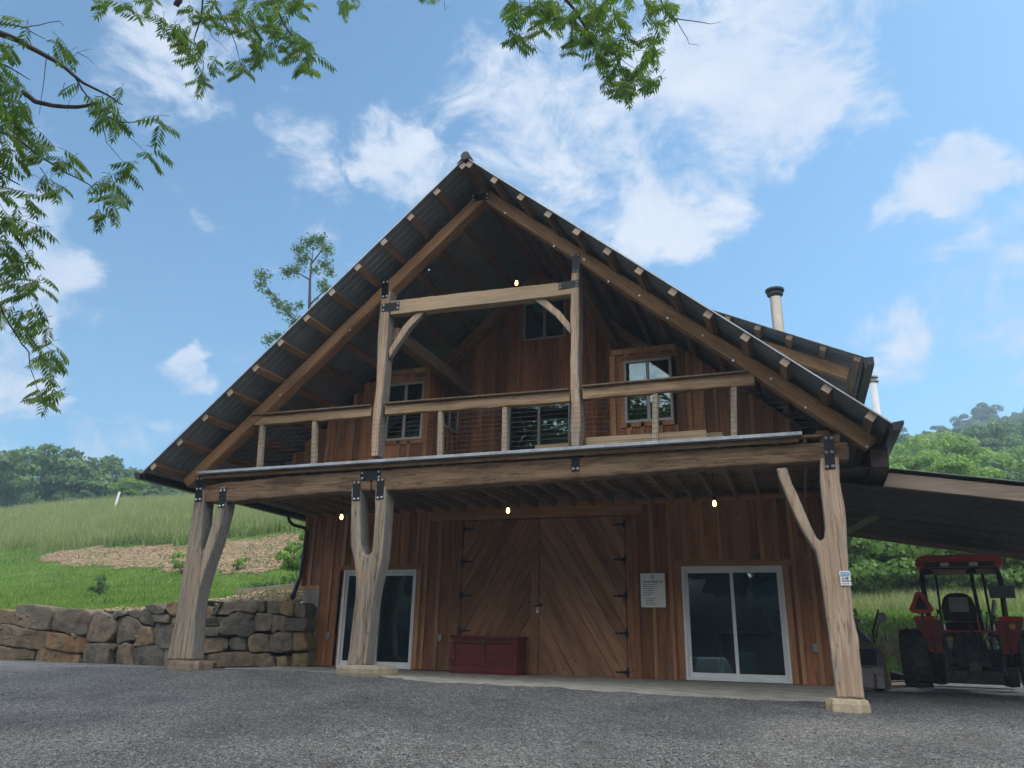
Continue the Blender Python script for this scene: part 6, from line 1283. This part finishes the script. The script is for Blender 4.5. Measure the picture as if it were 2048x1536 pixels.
x0, x1, zt, zb = (a.x + d_.x) / 2, (b.x + c_.x) / 2, (a.z + b.z) / 2, (c_.z + d_.z) / 2; wn = x1 - x0; hn = zt - zb
mb = MB(); mb.box(x0, x1, -.022, -.012, zb, zt); mb.build('board', M['white'], ns, bevel=.003)
mb = MB(); mb.box(x0 + .012, x1 - .012, -.0245, -.0225, zt - hn * .37, zt - .014); mb.build('header', M['blue'], ns)
text('NOTICE', (x0 + x1) / 2, zt - hn * .31, -.026, hn * .27, M['white'], ns, 'CENTER', .78)
text('24 HOUR', x0 + .018, zt - hn * .57, -.024, hn * .17, M['ink'], ns, 'LEFT', .62); text('VIDEO SURVEILLANCE', x0 + .018, zt - hn * .73, -.024, hn * .13, M['ink'], ns, 'LEFT', .50)
mb = MB(); mb.box(x0 + .02, x1 - .02, -.0245, -.0225, zb + hn * .10, zb + hn * .15); mb.build('stripe', M['blue'], ns)
mb = MB(); mb.lathe([(hn * .07, 0), (hn * .07, -.002)], (x1 - .04, -.0225, zt - hn * .50), 14, 'y'); mb.build('camera_symbol', M['ink'], ns)
# ------------------------------------------------------------------ hanging lamps
LB = [(683, 1034, 1.8, 3.42, 'lit bare bulb hanging under the deck above the left glass door'), (1016, 1021, 1.8, 3.42, 'lit bare bulb hanging under the deck in front of the barn doors'), (1429, 1007, 1.8, 3.42, 'lit bare bulb hanging under the deck above the right glass door'), (1033, 566, 1.9, 8.0, 'lit bulb hanging high in the gable just above the tie beam')]
for (u, v, y, zt, lb) in LB:
    c = Y(u, v, y); lp = thing('hanging_bulb', lb, 'lamp', (c.x, c.y, c.z), 'bare bulbs hanging on cords')
    mb = MB(); mb.lathe([(.010, -.050), (.022, -.042), (.032, -.02), (.030, .008), (.020, .04), (.015, .055)], (c.x, c.y, c.z), 16); mb.build('bulb', M['bulb'], lp, smooth=True)
    mb = MB(); mb.lathe([(.021, .05), (.023, .06), (.023, .10), (.012, .115)], (c.x, c.y, c.z), 12); mb.build('socket', M['blackmetal'], lp)
    mb = MB(); mb.tube([(c.x, c.y, c.z + .11), (c.x, c.y, zt)], .004, 5); mb.build('cord', M['blackmetal'], lp)
# ------------------------------------------------------------------ timber on the balcony, landscape timber, marker
for (u0, v0, u1, v1, yy, hh, lb) in ((1172, 900, 1413, 872, .30, .17, 'wide pale plank, front one of the lumber lying on the balcony'), (1190, 884, 1420, 852, .55, .09, 'long pale plank behind the wide one on the balcony'), (1380, 868, 1445, 862, .42, .05, 'short thin board at the right end of the balcony lumber'), (1070, 882, 1138, 876, .5, .16, 'short pale plank end left of the right upper post on the balcony')):
    a, b = Y(u0, v0, yy), Y(u1, v1, yy); mb = MB(); mb.box(a.x, b.x, yy, yy + .05, 3.50, max(a.z, 3.56) if hh < .1 else 3.5 + hh + .1); o = mb.build('plank', M['plank'], bevel=.005); tag(o, lb, 'plank', 'planks on the balcony')
a, b = Y(472, 1179, 6.0), Y(598, 1166, 6.0); mb = MB(); zz = (a.z + b.z) / 2
mb.hexa([(a.x, 6, a.z - .16), (b.x, 6.0, b.z - .16), (b.x, 6.16, b.z - .16), (a.x, 6.16, a.z - .16), (a.x, 6, a.z), (b.x, 6.0, b.z), (b.x, 6.16, b.z), (a.x, 6.16, a.z)]); o = mb.build('landscape_timber', M['leanwood'], bevel=.01); tag(o, 'long grey timber edging lying in the straw above the stone wall', 'timber')
x, y = at_px(192, 65); z = H(x, y); mb = MB(); mb.tube([(x, y, z - .3), (x + .3, y, z + 1.65)], [.085, .08], 10); o = mb.build('marker_post', M['white']); tag(o, 'leaning white marker post standing in the tall meadow grass', 'post')
# ------------------------------------------------------------------ things inside the right glass door
cb = thing('wall_cabinet', 'pale wall cabinet behind the right glass door', 'cabinet', (4.3, 5.6, 1.3)); mb = MB(); mb.box(4.0, 4.9, 5.4, 5.9, 1.35, 1.95); bx = mb.build('box', M['white'], cb, bevel=.01); mb = MB(); mb.box(4.02, 4.44, 5.385, 5.398, 1.37, 1.93); mb.build('door', M['white'], cb); mb = MB(); mb.box(4.46, 4.88, 5.385, 5.398, 1.37, 1.93); mb.build('door', M['white'], cb)
bn = thing('workbench', 'grey workbench standing behind the right glass door', 'bench', (4.1, 5.6, 0)); mb = MB(); mb.box(3.3, 4.9, 5.2, 5.9, .85, .9); mb.build('top', M['pad'], bn)
for x in (3.34, 4.84):
    for y in (5.24, 5.84): mb = MB(); mb.box(x - .03, x + .03, y - .03, y + .03, 0, .85); mb.build('leg', M['grey'], bn)
dp = thing('drill_press', 'pale drill press standing on the bench behind the right glass door', 'machine', (4.35, 5.4, .9)); mb = MB(); mb.box(4.2, 4.5, 5.25, 5.65, .9, .94); mb.build('base', M['grey'], dp); mb = MB(); mb.tube([(4.35, 5.5, .94), (4.35, 5.5, 1.3)], .03, 8); mb.build('column', M['bolt'], dp); mb = MB(); mb.box(4.25, 4.45, 5.22, 5.55, 1.18, 1.34); mb.build('head', M['white'], dp, bevel=.02); mb = MB(); mb.tube([(4.35, 5.28, 1.18), (4.35, 5.28, 1.05)], .015, 6); mb.tube([(4.45, 5.3, 1.25), (4.6, 5.2, 1.15)], .01, 6); mb.build('spindle', M['bolt'], dp)
bk = thing('storage_bin', 'pale bin standing on the floor behind the right glass door', 'bin', (3.9, 4.6, 0)); mb = MB(); mb.lathe([(.16, 0), (.2, .5), (.21, .52)], (3.9, 4.6, 0), 20); mb.build('tub', M['white'], bk); mb = MB(); mb.lathe([(.215, .52), (.215, .55), (.05, .57)], (3.9, 4.6, 0), 20); mb.build('lid', M['grey'], bk)

# ------------------------------------------------------------------ a car parked behind the viewer, seen only mirrored in the right glass door
car = thing('parked_car', 'silver hatchback parked behind the viewer, mirrored in the right glass door', 'car', (0, 0, 0), local=True)
M['carpaint'] = plain('silver_car_paint', (.5, .52, .54), .25, .6, .03, 4, 0); M['carglass'] = plain('car_glass', (.03, .045, .05), .08, 0, .05, 4, 0)
def section(prof, mat, name, par, bev=.04):   # prof: (y, z_low, z_high, half_width_low, half_width_high)
    vs = []; fs = []
    for (y, z0, z1, w0, w1) in prof: vs += [(-w0, y, z0), (w0, y, z0), (w1, y, z1), (-w1, y, z1)]
    for i in range(len(prof) - 1):
        for k in range(4): fs.append((4 * i + k, 4 * i + (k + 1) % 4, 4 * i + 4 + (k + 1) % 4, 4 * i + 4 + k))
    n = 4 * (len(prof) - 1); fs += [(3, 2, 1, 0), (n, n + 1, n + 2, n + 3)]
    return MB().add(vs, fs).build(name, mat, par, bevel=bev)
bd = section([(0, .35, .62, .78, .74), (.12, .25, .80, .86, .80), (.9, .22, .95, .90, .84), (1.3, .22, 1.0, .90, .86), (3.7, .22, 1.05, .90, .86), (4.25, .28, 1.0, .86, .80), (4.35, .4, .8, .8, .76)], M['carpaint'], 'body', car)
section([(1.05, .98, .99, .80, .79), (1.75, 1.0, 1.50, .84, .62), (3.5, 1.04, 1.52, .84, .62), (4.1, 1.02, 1.06, .80, .78)], M['carglass'], 'windows', car, .02)
section([(1.78, 1.49, 1.53, .64, .60), (2.5, 1.52, 1.58, .64, .58), (3.5, 1.51, 1.55, .64, .60)], M['carpaint'], 'roof', car, .02)
for s in (-1, 1):
    for y in (.85, 3.45): mb = MB(); mb.lathe([(.2, -.09), (.31, -.09), (.33, 0), (.31, .09), (.2, .09)], (s * .82, y, .33), 20, 'x'); mb.build('wheel', M['tyre'], car)
    mb = MB(); mb.hexa([(s * .66 - .14, -.01, .62), (s * .66 + .12, .03, .62), (s * .66 + .12, .2, .62), (s * .66 - .14, .2, .62), (s * .64 - .14, .04, .76), (s * .64 + .12, .09, .76), (s * .64 + .12, .2, .76), (s * .64 - .14, .2, .76)]); mb.build('headlight', M['lamp'], car, bevel=.01)
mb = MB(); mb.box(-.5, .5, -.02, .06, .42, .58); mb.build('grille', M['blackmetal'], car)
car.location = (1.55, -15.2, G(1.55, -15.2)); car.rotation_euler = (0, 0, math.radians(180 - 12))

# ------------------------------------------------------------------ haze
mb = MB(); mb.box(-270, 310, -110, 385, -6, 108); hm = bpy.data.materials.new('haze'); hm.use_nodes = True; nt = hm.node_tree; nt.nodes.clear(); o = N(nt, 'ShaderNodeOutputMaterial'); v = N(nt, 'ShaderNodeVolumePrincipled'); v.inputs['Color'].default_value = (.62, .80, 1, 1); v.inputs['Density'].default_value = .0014; v.inputs['Anisotropy'].default_value = .2; LK(nt, v.outputs[0], o.inputs['Volume'])
hz = mb.build('haze', hm); hz['kind'] = 'stuff'; hz['label'] = 'thin pale blue haze over the far wooded hills'
